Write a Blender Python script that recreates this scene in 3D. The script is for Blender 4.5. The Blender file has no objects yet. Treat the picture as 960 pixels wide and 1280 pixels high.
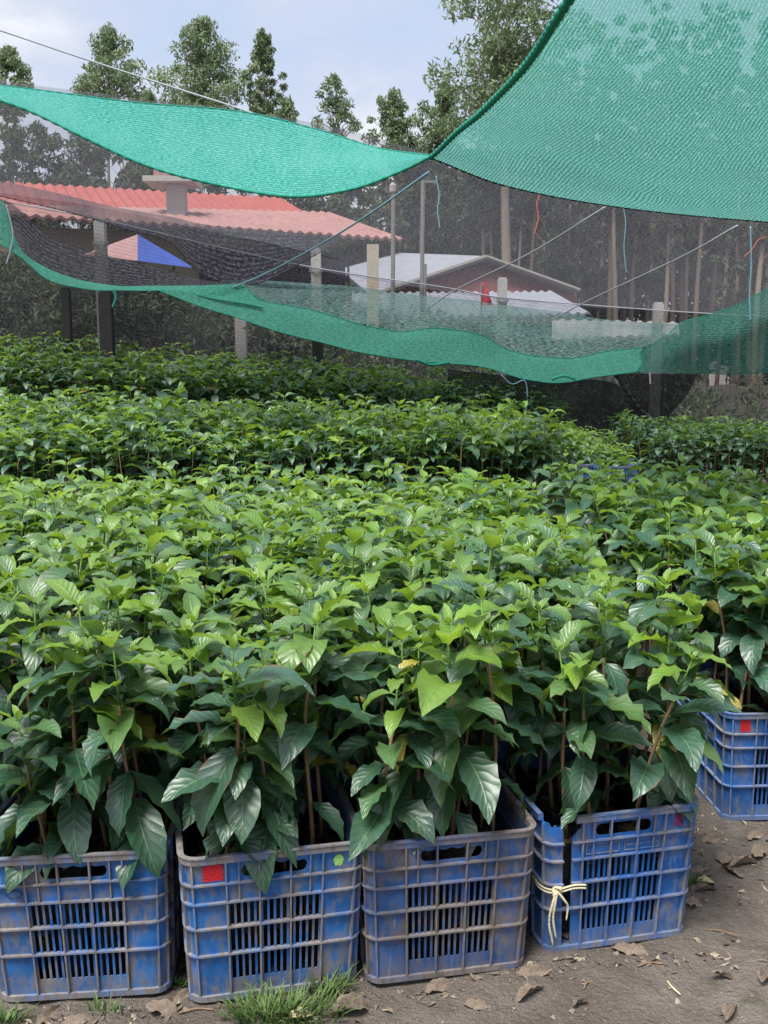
import bpy, math, random
import numpy as np
from mathutils import Vector, Matrix, Euler
R = math.radians
rnd = random.Random(7)
rng = np.random.default_rng(11)
SC = bpy.context.scene
COL = SC.collection

# ------------------------------------------------------------------ camera, world, sun, exposure
F = 1300.0; HORIZ = 450.0; EYE = 1.35
pitch = math.atan((640 - HORIZ) / F)
cam = bpy.data.cameras.new('camera'); camo = bpy.data.objects.new('camera', cam); COL.objects.link(camo)
cam.sensor_fit = 'VERTICAL'; cam.sensor_height = 24.0; cam.lens = 24.0 * F / 1280.0
cam.clip_start = 0.05; cam.clip_end = 2000
camo.location = (0, 0, EYE); camo.rotation_euler = (R(90) - pitch, 0, 0)
SC.camera = camo

SUN_EL, SUN_AZ = 64.0, 215.0          # azimuth measured clockwise from +y
w = bpy.data.worlds.new('World'); SC.world = w; w.use_nodes = True
nt = w.node_tree; nt.nodes.clear()
out = nt.nodes.new('ShaderNodeOutputWorld')
sky = nt.nodes.new('ShaderNodeTexSky'); sky.sky_type = 'NISHITA'; sky.sun_disc = False
sky.sun_elevation = R(SUN_EL); sky.sun_rotation = R(SUN_AZ); sky.air_density = 1.2; sky.dust_density = 2.0
bg1 = nt.nodes.new('ShaderNodeBackground'); bg1.inputs[1].default_value = 0.11
nt.links.new(sky.outputs[0], bg1.inputs[0])
tc = nt.nodes.new('ShaderNodeTexCoord')
mp = nt.nodes.new('ShaderNodeMapping'); mp.inputs['Scale'].default_value = (1.0, 1.0, 2.2); mp.inputs['Location'].default_value = (0.35, 0.1, 0.25)
nz = nt.nodes.new('ShaderNodeTexNoise'); nz.inputs['Scale'].default_value = 3.4; nz.inputs['Detail'].default_value = 7; nz.inputs['Roughness'].default_value = .52
nt.links.new(tc.outputs['Generated'], mp.inputs[0]); nt.links.new(mp.outputs[0], nz.inputs[0])
cr = nt.nodes.new('ShaderNodeValToRGB')
e = cr.color_ramp.elements
e[0].position = .36; e[0].color = (.46, .54, .70, 1)
e[1].position = .56; e[1].color = (.78, .78, .82, 1)
x = e.new(.44); x.color = (.52, .57, .70, 1)
x = e.new(.50); x.color = (.61, .63, .72, 1)
nt.links.new(nz.outputs[0], cr.inputs[0])
bg2 = nt.nodes.new('ShaderNodeBackground'); bg2.inputs[1].default_value = .84
nt.links.new(cr.outputs[0], bg2.inputs[0])
mx = nt.nodes.new('ShaderNodeMixShader'); mx.inputs[0].default_value = .86
nt.links.new(bg1.outputs[0], mx.inputs[1]); nt.links.new(bg2.outputs[0], mx.inputs[2]); nt.links.new(mx.outputs[0], out.inputs[0])

sl = bpy.data.lights.new('sun', 'SUN'); sl.energy = 4.3; sl.angle = R(24); sl.color = (1, .96, .9)
so = bpy.data.objects.new('sun', sl); COL.objects.link(so)
az = R(SUN_AZ)
sd = Vector((math.sin(az) * math.cos(R(SUN_EL)), math.cos(az) * math.cos(R(SUN_EL)), math.sin(R(SUN_EL))))
so.rotation_euler = (-sd).to_track_quat('-Z', 'Y').to_euler(); so.location = (0, -3, 9)
SC.view_settings.view_transform = 'Standard'; SC.view_settings.look = 'None'
SC.view_settings.exposure = 0.66; SC.view_settings.gamma = 1
SC.render.engine = 'CYCLES'
SC.cycles.max_bounces = 7; SC.cycles.diffuse_bounces = 3; SC.cycles.transparent_max_bounces = 16
SC.cycles.transmission_bounces = 3; SC.cycles.glossy_bounces = 2
SC.cycles.caustics_reflective = False; SC.cycles.caustics_refractive = False

# ------------------------------------------------------------------ pixel -> world (photo pixels, 960 x 1280)
cp, sp = math.cos(pitch), math.sin(pitch)
def ray(px, py):
    a = (px - 480) / F; b = (640 - py) / F
    return np.array([a, cp + b * sp, -sp + b * cp])
def P(px, py, D):
    d = ray(px, py); return np.array([0, 0, EYE]) + d * (D / d[1])
def G(px, py, z=0.0):
    d = ray(px, py); return np.array([0, 0, EYE]) + d * ((z - EYE) / d[2])
def ter(x, y):
    s = np.clip((np.asarray(y, float) - 6) / 8, 0, 1.25)
    return s * s * np.clip(.45 - .11 * np.asarray(x, float), -.35, 1.2)

# ------------------------------------------------------------------ mesh builder
class MB:
    def __init__(s): s.V = []; s.Fc = []; s.n = 0; s.UV = []; s.C = []
    def add(s, V, faces, mi=0, uv=None, col=None):
        V = np.asarray(V, float).reshape(-1, 3); k = len(V)
        s.V.append(V); s.UV.append(np.zeros((k, 2)) if uv is None else np.asarray(uv, float))
        s.C.append(np.tile((0., .5, 0., 1.), (k, 1)) if col is None else np.broadcast_to(col, (k, 4)).astype(float))
        fa = np.asarray(faces, int) + s.n
        s.Fc.append((fa, mi)); s.n += k
    def box(s, c, size, rot=None, mi=0, col=None):
        h = np.array(size, float) / 2
        v = np.array([[i, j, k] for i in (-1, 1) for j in (-1, 1) for k in (-1, 1)], float) * h
        if rot is not None: v = v @ np.array(rot).T
        s.add(v + np.array(c, float), [[0, 1, 3, 2], [4, 6, 7, 5], [0, 4, 5, 1], [2, 3, 7, 6], [0, 2, 6, 4], [1, 5, 7, 3]], mi, col=col)
    def tube(s, pts, rad, n=8, mi=0, cap=True, col=None):
        pts = np.asarray(pts, float); m = len(pts)
        rad = np.full(m, rad) if np.isscalar(rad) else np.asarray(rad, float)
        T = np.gradient(pts, axis=0); T /= np.linalg.norm(T, axis=1)[:, None] + 1e-9
        up = np.array([0, 0, 1.]) if abs(T[0, 2]) < .9 else np.array([1., 0, 0])
        A = np.cross(T, up); A /= np.linalg.norm(A, axis=1)[:, None] + 1e-9; B = np.cross(T, A)
        th = np.linspace(0, 2 * np.pi, n, endpoint=False)
        V = pts[:, None] + rad[:, None, None] * (A[:, None] * np.cos(th)[None, :, None] + B[:, None] * np.sin(th)[None, :, None])
        i = np.arange(m - 1)[:, None] * n; j = np.arange(n)[None]; j2 = (j + 1) % n
        Q = np.stack([i + j, i + j2, i + n + j2, i + n + j], -1).reshape(-1, 4)
        base = s.n; s.add(V.reshape(-1, 3), Q, mi, col=col)
        if cap: s.Fc.append((np.array([list(range(n))[::-1], list(range((m - 1) * n, m * n))]) + base, mi))
    def grid(s, Gd, mi=0, uv=None, col=None, close=False):
        a, b = Gd.shape[:2]
        i = np.arange(a - 1)[:, None] * b; j = np.arange(b - 1)[None]
        Q = np.stack([i + j, i + j + 1, i + b + j + 1, i + b + j], -1).reshape(-1, 4)
        s.add(Gd.reshape(-1, 3), Q, mi, None if uv is None else uv.reshape(-1, 2), col)
    def mesh(s, name, mats, smooth=False):
        me = bpy.data.meshes.new(name)
        V = np.concatenate(s.V).astype(np.float32)
        me.vertices.add(len(V)); me.vertices.foreach_set('co', V.ravel())
        idx = np.concatenate([f.ravel() for f, _ in s.Fc]).astype(np.int32)
        tot = np.concatenate([np.full(len(f), f.shape[1]) for f, _ in s.Fc]).astype(np.int32)
        mi = np.concatenate([np.full(len(f), m) for f, m in s.Fc]).astype(np.int32)
        st = np.concatenate([[0], np.cumsum(tot)[:-1]]).astype(np.int32)
        me.loops.add(len(idx)); me.loops.foreach_set('vertex_index', idx)
        me.polygons.add(len(tot)); me.polygons.foreach_set('loop_start', st); me.polygons.foreach_set('loop_total', tot)
        me.polygons.foreach_set('material_index', mi)
        me.polygons.foreach_set('use_smooth', np.full(len(tot), smooth))
        uvl = me.uv_layers.new(name='UVMap'); UV = np.concatenate(s.UV)[idx].astype(np.float32)
        uvl.data.foreach_set('uv', UV.ravel())
        ca = me.color_attributes.new('tint', 'FLOAT_COLOR', 'POINT'); ca.data.foreach_set('color', np.concatenate(s.C).astype(np.float32).ravel())
        for m in (mats if isinstance(mats, (list, tuple)) else [mats]): me.materials.append(m)
        me.update(calc_edges=True); me.validate(clean_customdata=False)
        return me
    def build(s, name, mats, parent=None, smooth=False, loc=None):
        o = bpy.data.objects.new(name, s.mesh(name, mats, smooth)); COL.objects.link(o)
        if parent is not None: o.parent = parent
        if loc is not None: o.location = loc
        return o
def tag(o, label=None, cat=None, group=None, kind=None):
    if label: o['label'] = label
    if cat: o['category'] = cat
    if group: o['group'] = group
    if kind: o['kind'] = kind
    return o
def empty(name, loc=(0, 0, 0), rz=0, **k):
    o = bpy.data.objects.new(name, None); COL.objects.link(o); o.location = loc; o.rotation_euler = (0, 0, rz); o.empty_display_size = .05
    return tag(o, **k)
def crom(pts, n):
    pts = np.asarray(pts, float); m = len(pts)
    if m == 2: return pts[0] + (pts[1] - pts[0]) * np.linspace(0, 1, n)[:, None]
    Pp = np.vstack([2 * pts[0] - pts[1], pts, 2 * pts[-1] - pts[-2]])
    d = np.linalg.norm(np.diff(pts, axis=0), axis=1); cum = np.concatenate([[0], np.cumsum(d)]); t = np.linspace(0, cum[-1], n)
    k = np.clip(np.searchsorted(cum, t, side='right') - 1, 0, m - 2); u = ((t - cum[k]) / (d[k] + 1e-9))[:, None]
    a, b, c, dd = Pp[k], Pp[k + 1], Pp[k + 2], Pp[k + 3]
    return .5 * (2 * b + (c - a) * u + (2 * a - 5 * b + 4 * c - dd) * u ** 2 + (3 * b - a - 3 * c + dd) * u ** 3)
_lat = rng.random((256, 256))
def vnoise(x, y):
    xi = np.floor(x).astype(int); yi = np.floor(y).astype(int); fx = x - xi; fy = y - yi
    fx = fx * fx * (3 - 2 * fx); fy = fy * fy * (3 - 2 * fy)
    g = lambda i, j: _lat[i % 256, j % 256]
    return (g(xi, yi) * (1 - fx) + g(xi + 1, yi) * fx) * (1 - fy) + (g(xi, yi + 1) * (1 - fx) + g(xi + 1, yi + 1) * fx) * fy - .5

# ------------------------------------------------------------------ materials
class M:
    def __init__(s, name):
        s.m = bpy.data.materials.new(name); s.m.use_nodes = True; s.t = s.m.node_tree; s.t.nodes.clear()
        s.out = s.n('ShaderNodeOutputMaterial')
    def n(s, ty, **k):
        nd = s.t.nodes.new(ty)
        for a, b in k.items(): setattr(nd, a, b)
        return nd
    def l(s, a, b): s.t.links.new(a, b)
    def put(s, sock, v):
        if v is None: return
        if hasattr(v, 'is_output') or isinstance(v, bpy.types.NodeSocket): s.l(v, sock)
        elif isinstance(v, (tuple, list)): sock.default_value = tuple(v) + ((1,) if len(v) == 3 and len(sock.default_value) == 4 else ())
        else: sock.default_value = v
    def math(s, op, a, b=None, c=None, clamp=False):
        nd = s.n('ShaderNodeMath', operation=op, use_clamp=clamp)
        s.put(nd.inputs[0], a); s.put(nd.inputs[1], b)
        if c is not None: s.put(nd.inputs[2], c)
        return nd.outputs[0]
    def mix(s, f, a, b, mode='MIX'):
        nd = s.n('ShaderNodeMix', data_type='RGBA', blend_type=mode)
        s.put(nd.inputs[0], f); s.put(nd.inputs[6], a); s.put(nd.inputs[7], b); return nd.outputs[2]
    def noise(s, scale, detail=4, rough=.55, co=None, dist=0, w=None):
        nd = s.n('ShaderNodeTexNoise'); nd.inputs['Scale'].default_value = scale; nd.inputs['Detail'].default_value = detail
        nd.inputs['Roughness'].default_value = rough; nd.inputs['Distortion'].default_value = dist
        if co is not None: s.l(co, nd.inputs[0])
        return nd.outputs[0]
    def ramp(s, v, a, b):
        nd = s.n('ShaderNodeMapRange'); nd.interpolation_type = 'SMOOTHSTEP'
        s.put(nd.inputs[0], v); nd.inputs[1].default_value = a; nd.inputs[2].default_value = b; return nd.outputs[0]
    def co(s, which='Object'): return s.n('ShaderNodeTexCoord').outputs[which]
    def map(s, co, scale=(1, 1, 1), rot=(0, 0, 0)):
        nd = s.n('ShaderNodeMapping'); s.l(co, nd.inputs[0]); nd.inputs['Scale'].default_value = scale; nd.inputs['Rotation'].default_value = rot; return nd.outputs[0]
    def bump(s, h, strength=.5, dist=.01):
        nd = s.n('ShaderNodeBump'); nd.inputs['Strength'].default_value = strength; nd.inputs['Distance'].default_value = dist
        s.l(h, nd.inputs['Height']); return nd.outputs[0]
    def pbsdf(s, col, rough=.6, spec=.5, normal=None, metal=0):
        nd = s.n('ShaderNodeBsdfPrincipled'); s.put(nd.inputs['Base Color'], col); s.put(nd.inputs['Roughness'], rough)
        s.put(nd.inputs['Specular IOR Level'], spec); s.put(nd.inputs['Metallic'], metal)
        if normal is not None: s.l(normal, nd.inputs['Normal'])
        return nd.outputs[0]
    def done(s, sh): s.l(sh, s.out.inputs[0]); return s.m
def simple(name, c1, c2, scale=8, rough=.7, spec=.3, bump=.4, bd=.01, detail=5, mapping=None):
    m = M(name); co = m.co('Object')
    if mapping: co = m.map(co, mapping)
    n = m.noise(scale, detail, .6, co); f = m.ramp(n, .32, .68)
    n2 = m.noise(scale * 5, 3, .6, co)
    return m.done(m.pbsdf(m.mix(m.ramp(n2, .3, .8), m.mix(f, c1, c2), m.mix(f, c2, c1)), rough, spec, m.bump(n2, bump, bd)))

def leaf_mat(name, mature, young, transl, rough=.36, nv=8.0, tw=.26):
    m = M(name)
    at = m.n('ShaderNodeAttribute', attribute_name='tint'); sx = m.n('ShaderNodeSeparateColor'); m.l(at.outputs[0], sx.inputs[0])
    age_tone, rn = sx.outputs[0], sx.outputs[1]
    uv = m.n('ShaderNodeUVMap'); su = m.n('ShaderNodeSeparateXYZ'); m.l(uv.outputs[0], su.inputs[0])
    au = m.math('ABSOLUTE', m.math('MULTIPLY_ADD', su.outputs[0], 2.0, -1.0))
    vv = su.outputs[1]
    base = m.mix(age_tone, mature, young)
    base = m.mix(m.math('MULTIPLY', rn, .75), base, m.mix(age_tone, (mature[0] * 1.9, mature[1] * 1.5, mature[2] * 2.0), (young[0] * .6, young[1] * .72, young[2] * .8)))
    n = m.noise(18, 3, .6, m.co('Object'))
    base = m.mix(m.ramp(n, .45, .8), base, m.mix(.5, base, (.06, .11, .05)))
    sp = m.n('ShaderNodeTexVoronoi'); sp.inputs['Scale'].default_value = 90; m.l(m.co('Object'), sp.inputs[0])
    spots = m.math('MULTIPLY', m.ramp(sp.outputs[0], .22, .10), m.ramp(m.noise(9, 2, .5, m.co('Object')), .56, .66))
    base = m.mix(m.math('MULTIPLY', spots, .6), base, (.40, .42, .34))
    base = m.mix(m.math('MULTIPLY', sx.outputs[2], .85), base, (.42, .34, .06))
    edge = m.math('MULTIPLY', m.ramp(m.math('MULTIPLY_ADD', m.noise(24, 3, .6, m.co('Object')), .9, au), 1.38, 1.48), m.ramp(rn, .60, .66))
    base = m.mix(edge, base, (.13, .075, .035))
    mid = m.ramp(au, .075, .02)
    ph = m.math('FRACT', m.math('MULTIPLY_ADD', vv, nv, m.math('MULTIPLY', au, -1.7)))
    vein = m.math('ABSOLUTE', m.math('MULTIPLY_ADD', ph, 2.0, -1.0))       # 1 at vein
    vl = m.ramp(vein, .82, .98)
    pale = m.mix(.55, base, (.20, .32, .12))
    base = m.mix(m.math('MAXIMUM', m.math('MULTIPLY', mid, .65), m.math('MULTIPLY', vl, .24)), base, pale)
    h = m.math('ADD', m.math('MULTIPLY', m.math('POWER', vein, 2.0), -.8), m.math('MULTIPLY', mid, -1.2))
    nrm = m.bump(h, .38, .003)
    p = m.pbsdf(base, rough, .85, nrm)
    t = m.n('ShaderNodeBsdfTranslucent'); m.put(t.inputs[0], m.mix(age_tone, transl, (.42, .62, .05))); m.l(nrm, t.inputs['Normal'])
    mxn = m.n('ShaderNodeMixShader'); m.put(mxn.inputs[0], m.math('MULTIPLY_ADD', age_tone, .25, tw)); m.l(p, mxn.inputs[1]); m.l(t.outputs[0], mxn.inputs[2])
    return m.done(mxn.outputs[0])
LEAF = leaf_mat('coffee_leaf', (.021, .072, .040), (.23, .39, .04), (.22, .42, .03), rough=.43, tw=.15)
DRY = leaf_mat('dry_leaf', (.12, .09, .075), (.34, .28, .18), (.1, .06, .03), rough=.8, tw=.05)
STEM = simple('seedling_bark', (.16, .10, .06), (.30, .21, .13), 60, .8, .2, .5, .002, mapping=(1, 1, .3))
SHOOT = simple('green_shoot_stem', (.10, .20, .04), (.14, .26, .06), 30, .5)
SOIL = simple('potting_soil', (.035, .024, .016), (.12, .085, .06), 55, .95, .1, 1, .01)
def bag_mat():
    m = M('black_polythene'); n = m.noise(26, 3, .6, m.map(m.co(), (1, 1, .5)), 1.5)
    return m.done(m.pbsdf((.012, .012, .015), .34, .5, m.bump(n, .9, .02)))
BAG = bag_mat()

def plastic(name, blue, dusty, dust, rib, sc=1.0):
    m = M(name); co0 = m.co('Object'); oi = m.n('ShaderNodeObjectInfo'); va = m.n('ShaderNodeVectorMath', operation='ADD'); cx_ = m.n('ShaderNodeCombineXYZ')
    m.l(m.math('MULTIPLY', oi.outputs['Random'], 17.0), cx_.inputs[0]); m.l(m.math('MULTIPLY', oi.outputs['Random'], 9.0), cx_.inputs[1]); m.l(co0, va.inputs[0]); m.l(cx_.outputs[0], va.inputs[1]); co = va.outputs[0]
    n1 = m.noise(9 * sc, 6, .68, co); n2 = m.noise(70, 4, .7, m.map(co, (1, 1, .35)))
    dsty = m.ramp(m.math('MULTIPLY_ADD', n2, .55, m.math('MULTIPLY', n1, .75)), .62 - dust, .86 - dust)
    if rib: dsty = m.math('MAXIMUM', dsty, m.math('MULTIPLY', m.ramp(m.noise(30, 4, .6, co),   .38, .72), .52))
    sz = m.n('ShaderNodeSeparateXYZ'); m.l(co0, sz.inputs[0]); low = m.math('MULTIPLY', m.ramp(m.math('MULTIPLY_ADD', n1, .12, sz.outputs[2]), .14, .05), .8)
    dsty = m.math('MAXIMUM', dsty, m.math('MULTIPLY', low, m.ramp(n2, .3, .65)))
    b2 = m.mix(m.ramp(m.noise(14, 3, .5, co), .35, .7), blue, tuple(min(1, c * 1.45 + .01) for c in blue))
    scr = m.ramp(m.noise(120, 2, .5, m.map(co, (1, 1, .08), (.3, .5, 0))), .66, .74)
    b2 = m.mix(m.math('MULTIPLY', scr, .35), b2, (.35, .45, .6))
    col = m.mix(dsty, b2, m.mix(m.ramp(n2, .3, .7), dusty, tuple(c * .55 for c in dusty)))
    return m.done(m.pbsdf(col, m.math('MULTIPLY_ADD', dsty, .35, .42), .4, m.bump(n2, .25, .003)))
BLUE = (.010, .092, .28)
CR = {}
for nm, bl, du, am in (('clean', (.008, .080, .27), (.25, .25, .27), 0.0), ('worn', BLUE, (.24, .22, .21), .05), ('muddy', (.02, .07, .20), (.21, .18, .165), .055)):
    CR[nm] = [plastic('blue_plastic_' + nm, bl, du, am, False), plastic('blue_plastic_rib_' + nm, tuple(c * 1.1 + .02 for c in bl), tuple(c * 1.1 for c in du), am + .10, True)]
REDP = simple('red_paint', (.55, .015, .02), (.42, .02, .03), 40, .5)
GRNP = simple('lime_paint', (.25, .55, .10), (.35, .6, .2), 40, .6)
INK = simple('black_marker', (.01, .01, .02), (.03, .04, .08), 40, .6)
TWINE = simple('pale_raffia', (.55, .48, .30), (.72, .65, .45), 80, .75, .2, .6, .002)
CONC = simple('weathered_concrete', (.32, .31, .29), (.50, .49, .46), 14, .9, .2, .6, .01)
CREAM = simple('cream_render', (.38, .33, .24), (.52, .47, .36), 6, .9)
OCHRE = simple('ochre_render', (.20, .17, .12), (.30, .26, .18), 3, .9)
BRICK = simple('maroon_brick', (.13, .035, .03), (.20, .07, .055), 5, .9)
DARKW = simple('dark_brown_and_shade', (.02, .02, .022), (.04, .038, .04), 7, .9)  # dark brown taken near black to hold the shadow on walls and posts
BARM = simple('iron_bars', (.02, .02, .02), (.04, .03, .03), 30, .6)
RED = simple('red_metal_sheet', (.30, .05, .04), (.38, .12, .10), 2.2, .75, .3, .3)
PINK = simple('faded_red_metal_sheet', (.26, .12, .11), (.40, .23, .21), 1.8, .7, .3, .1)
ZINC = simple('grey_metal_sheet', (.21, .225, .26), (.33, .345, .39), 1.4, .55, .4, .1)
PALE = simple('pale_fibre_sheet', (.30, .26, .26), (.42, .38, .38), 1.4, .7)
POLE = simple('grey_pole', (.16, .15, .14), (.26, .25, .23), 8, .8)
TBARK = simple('tree_bark', (.19, .15, .12), (.33, .27, .21), 3, .9, .1, .6, .03, mapping=(1, 1, .25))
TPINK = simple('faded_pink_canvas', (.36, .20, .20), (.44, .28, .27), 6, .8)
TBLUE = simple('blue_canvas', (.05, .10, .42), (.07, .13, .48), 6, .8)
FBOARD = simple('old_grey_board', (.09, .08, .07), (.15, .135, .12), 6, .9)
FLAG = simple('red_cloth', (.6, .02, .03), (.5, .02, .03), 6, .8)
PVC = simple('blue_rope_fibre', (.12, .24, .32), (.20, .32, .40), 40, .7)
PVCO = simple('orange_string', (.42, .13, .08), (.34, .11, .07), 40, .7)
WIREM = simple('grey_cord', (.30, .32, .36), (.42, .44, .48), 40, .7)
HEM = simple('dark_green_hem', (.01, .17, .12), (.02, .26, .18), 60, .8)
BLK = simple('black_hem', (.012, .014, .018), (.03, .03, .035), 60, .8)
GRASS = simple('grass_blade', (.055, .11, .03), (.13, .20, .06), 12, .5)

def net_mat(name, col, col2, a_lo, a_hi, pitch=.028, speck=70, speck_amt=.25, big=0.0, vert=False, dk=.55):
    m = M(name); uv = m.n('ShaderNodeUVMap').outputs[0]; sx = m.n('ShaderNodeSeparateXYZ'); m.l(uv, sx.inputs[0])
    wob = m.noise(2.0, 2, .5, uv)
    c = m.math('ADD', sx.outputs[0 if vert else 1], m.math('MULTIPLY', wob, .05))
    s1 = m.math('MULTIPLY_ADD', m.math('SINE', m.math('MULTIPLY', c, 2 * math.pi / pitch)), .5, .5)
    n1 = m.noise(speck, 2, .7, m.map(uv, (.45, 1, 1)))
    v = m.math('MULTIPLY_ADD', s1, 1 - speck_amt, m.math('MULTIPLY', m.ramp(n1, .3, .7), speck_amt))
    al = m.math('MULTIPLY_ADD', v, a_hi - a_lo, a_lo)
    if big:
        nb = m.ramp(m.noise(1.1, 4, .6, m.map(uv, (1.5, .6, 1))), .35, .7)
        al = m.math('ADD', al, m.math('MULTIPLY_ADD', nb, big, -big * .5))
    al = m.math('MINIMUM', m.math('MAXIMUM', al, 0), 1)
    cc = m.mix(m.ramp(n1, .3, .7), col, col2); cc = m.mix(m.math('MULTIPLY', m.math('SUBTRACT', 1.0, s1), dk), cc, tuple(c * .30 for c in col))
    d = m.n('ShaderNodeBsdfDiffuse'); m.put(d.inputs[0], cc); t = m.n('ShaderNodeBsdfTranslucent'); m.put(t.inputs[0], cc)
    a = m.n('ShaderNodeMixShader'); a.inputs[0].default_value = .5; m.l(d.outputs[0], a.inputs[1]); m.l(t.outputs[0], a.inputs[2])
    tr = m.n('ShaderNodeBsdfTransparent'); b = m.n('ShaderNodeMixShader'); m.l(al, b.inputs[0]); m.l(tr.outputs[0], b.inputs[1]); m.l(a.outputs[0], b.inputs[2])
    return m.done(b.outputs[0])
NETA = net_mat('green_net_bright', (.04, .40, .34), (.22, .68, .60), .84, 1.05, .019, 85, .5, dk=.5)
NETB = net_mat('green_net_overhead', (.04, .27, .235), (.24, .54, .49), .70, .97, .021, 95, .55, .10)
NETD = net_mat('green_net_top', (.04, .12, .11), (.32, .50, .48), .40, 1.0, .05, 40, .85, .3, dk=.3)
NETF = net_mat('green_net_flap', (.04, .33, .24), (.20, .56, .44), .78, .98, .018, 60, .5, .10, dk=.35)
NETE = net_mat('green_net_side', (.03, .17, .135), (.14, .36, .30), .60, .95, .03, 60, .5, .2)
NETK = net_mat('black_net_ceiling', (.065, .065, .08), (.26, .26, .30), .24, .54, .05, 70, .65, .08, dk=.15)  # grey speckle colour puts the haze of scattered light into the black mesh
NETC = net_mat('black_net_fence', (.04, .04, .05), (.15, .15, .18), .32, .66, .05, 60, .65, .15, dk=.2)
NETS = net_mat('black_net_swag', (.03, .03, .04), (.20, .20, .24), .50, .95, .04, 50, .75, .25)
NETT = net_mat('black_net_curtain', (.010, .013, .019), (.03, .034, .044), .62, .96, .03, 50, .6, .15, dk=.3)

# ------------------------------------------------------------------ ground
def axis(segs):
    a = []
    for lo, hi, st in segs: a += list(np.arange(lo, hi, st))
    return np.array(a + [segs[-1][1]])
gx = axis([(-300, -60, 40), (-60, -10, 5), (-10, -2, .5), (-2, -1.2, .08), (-1.2, 1.7, .022), (1.7, 3, .1), (3, 10, .5), (10, 60, 5), (60, 300, 40)])
gy = axis([(-60, -4, 8), (-4, 1.2, .4), (1.2, 3.6, .022), (3.6, 5, .1), (5, 20, .5), (20, 60, 4), (60, 700, 40)])
XX, YY = np.meshgrid(gx, gy, indexing='ij')
def gh(X, Y):
    X = np.asarray(X, float); Y = np.asarray(Y, float)
    near = np.exp(-np.clip(Y - 4, 0, 50) * .6)
    return ter(X, Y) + near * (-.020 * np.exp(-((X - 1.0) ** 2 / .03 + (Y - 2.35) ** 2 / .012)) - .018 * np.exp(-((X - .65) ** 2 / .02 + (Y - 2.0) ** 2 / .01)) + .030 * vnoise(X * 2.1 + 9, Y * 2.1 + 3) + .018 * vnoise(X * 7 + 31, Y * 7) + .011 * vnoise(X * 19, Y * 19 + 7) + .006 * vnoise(X * 41, Y * 41))
Z = gh(XX, YY)
m = M('damp_mud'); co = m.co()
n1 = m.noise(1.6, 6, .6, co); n2 = m.noise(14, 6, .7, co); n3 = m.noise(90, 4, .7, co)
c = m.mix(m.ramp(n1, .35, .65), (.15, .125, .105), (.24, .205, .178)); c = m.mix(m.ramp(n2, .4, .75), c, (.135, .112, .095))
c = m.mix(m.ramp(n3, .56, .78), c, (.38, .345, .31))
c = m.mix(m.math('MULTIPLY', m.ramp(m.noise(3.5, 4, .6, co), .58, .72), .55), c, (.085, .10, .045))
hh = m.math('ADD', m.math('MULTIPLY', n2, 1.0), m.math('MULTIPLY', n3, .45))
MUD = m.done(m.pbsdf(c, m.math('MULTIPLY_ADD', n2, .4, .50), .35, m.bump(hh, 1.0, .05)))
g = MB(); g.grid(np.stack([XX, YY, Z], -1)); tag(g.build('ground', MUD, smooth=True), kind='structure')

# ------------------------------------------------------------------ leaves and seedlings
def leaf(nu, nv, L, W, elev, droop, az, base, fold=.35, wave=.10, twist=0.0, seed=0, tip=.10):
    """a pointed, arched blade: returns V, Q, UV"""
    r = random.Random(seed)
    s = np.linspace(0, 1, nv + 1)
    prof = np.power(np.sin(np.pi * np.power(s, .82)), .9); prof = np.where(s > .8, prof * (1 - (s - .8) * 1.3), prof)
    prof[0] = .03; prof[-1] = .0
    th = elev - droop * s ** 1.25
    ds = L / nv
    cx = np.concatenate([[0], np.cumsum(np.cos((th[1:] + th[:-1]) / 2) * ds)]); cz = np.concatenate([[0], np.cumsum(np.sin((th[1:] + th[:-1]) / 2) * ds)])
    u = np.linspace(-1, 1, nu + 1)
    S, U = np.meshgrid(s, u, indexing='ij')
    wd = W * .5 * prof[:, None] * U
    k1, k2 = r.uniform(3.5, 5.5), r.uniform(0, 6.28)
    off = np.abs(wd) * fold + W * wave * np.abs(U) ** 1.5 * np.sin(2 * np.pi * k1 * S + k2 + U * 1.2) * np.minimum(1, prof[:, None] * 2)
    tw = twist * S
    a, b = wd * np.cos(tw) - off * np.sin(tw), wd * np.sin(tw) + off * np.cos(tw)
    nx, nz_ = -np.sin(th)[:, None], np.cos(th)[:, None]
    X = cx[:, None] + nx * b; Y = a; Zz = cz[:, None] + nz_ * b
    side = r.uniform(-.24, .24) * L * S ** 2
    Y = Y + side
    V = np.stack([X, Y, Zz], -1).reshape(-1, 3)
    ca, sa = math.cos(az), math.sin(az)
    V = V @ np.array([[ca, sa, 0], [-sa, ca, 0], [0, 0, 1]]) + np.array(base)
    i = np.arange(nv)[:, None] * (nu + 1); j = np.arange(nu)[None]
    Q = np.stack([i + j, i + j + 1, i + nu + 2 + j, i + nu + 1 + j], -1).reshape(-1, 4)
    return V, Q, np.stack([(U + 1) / 2, S], -1).reshape(-1, 2)
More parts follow.
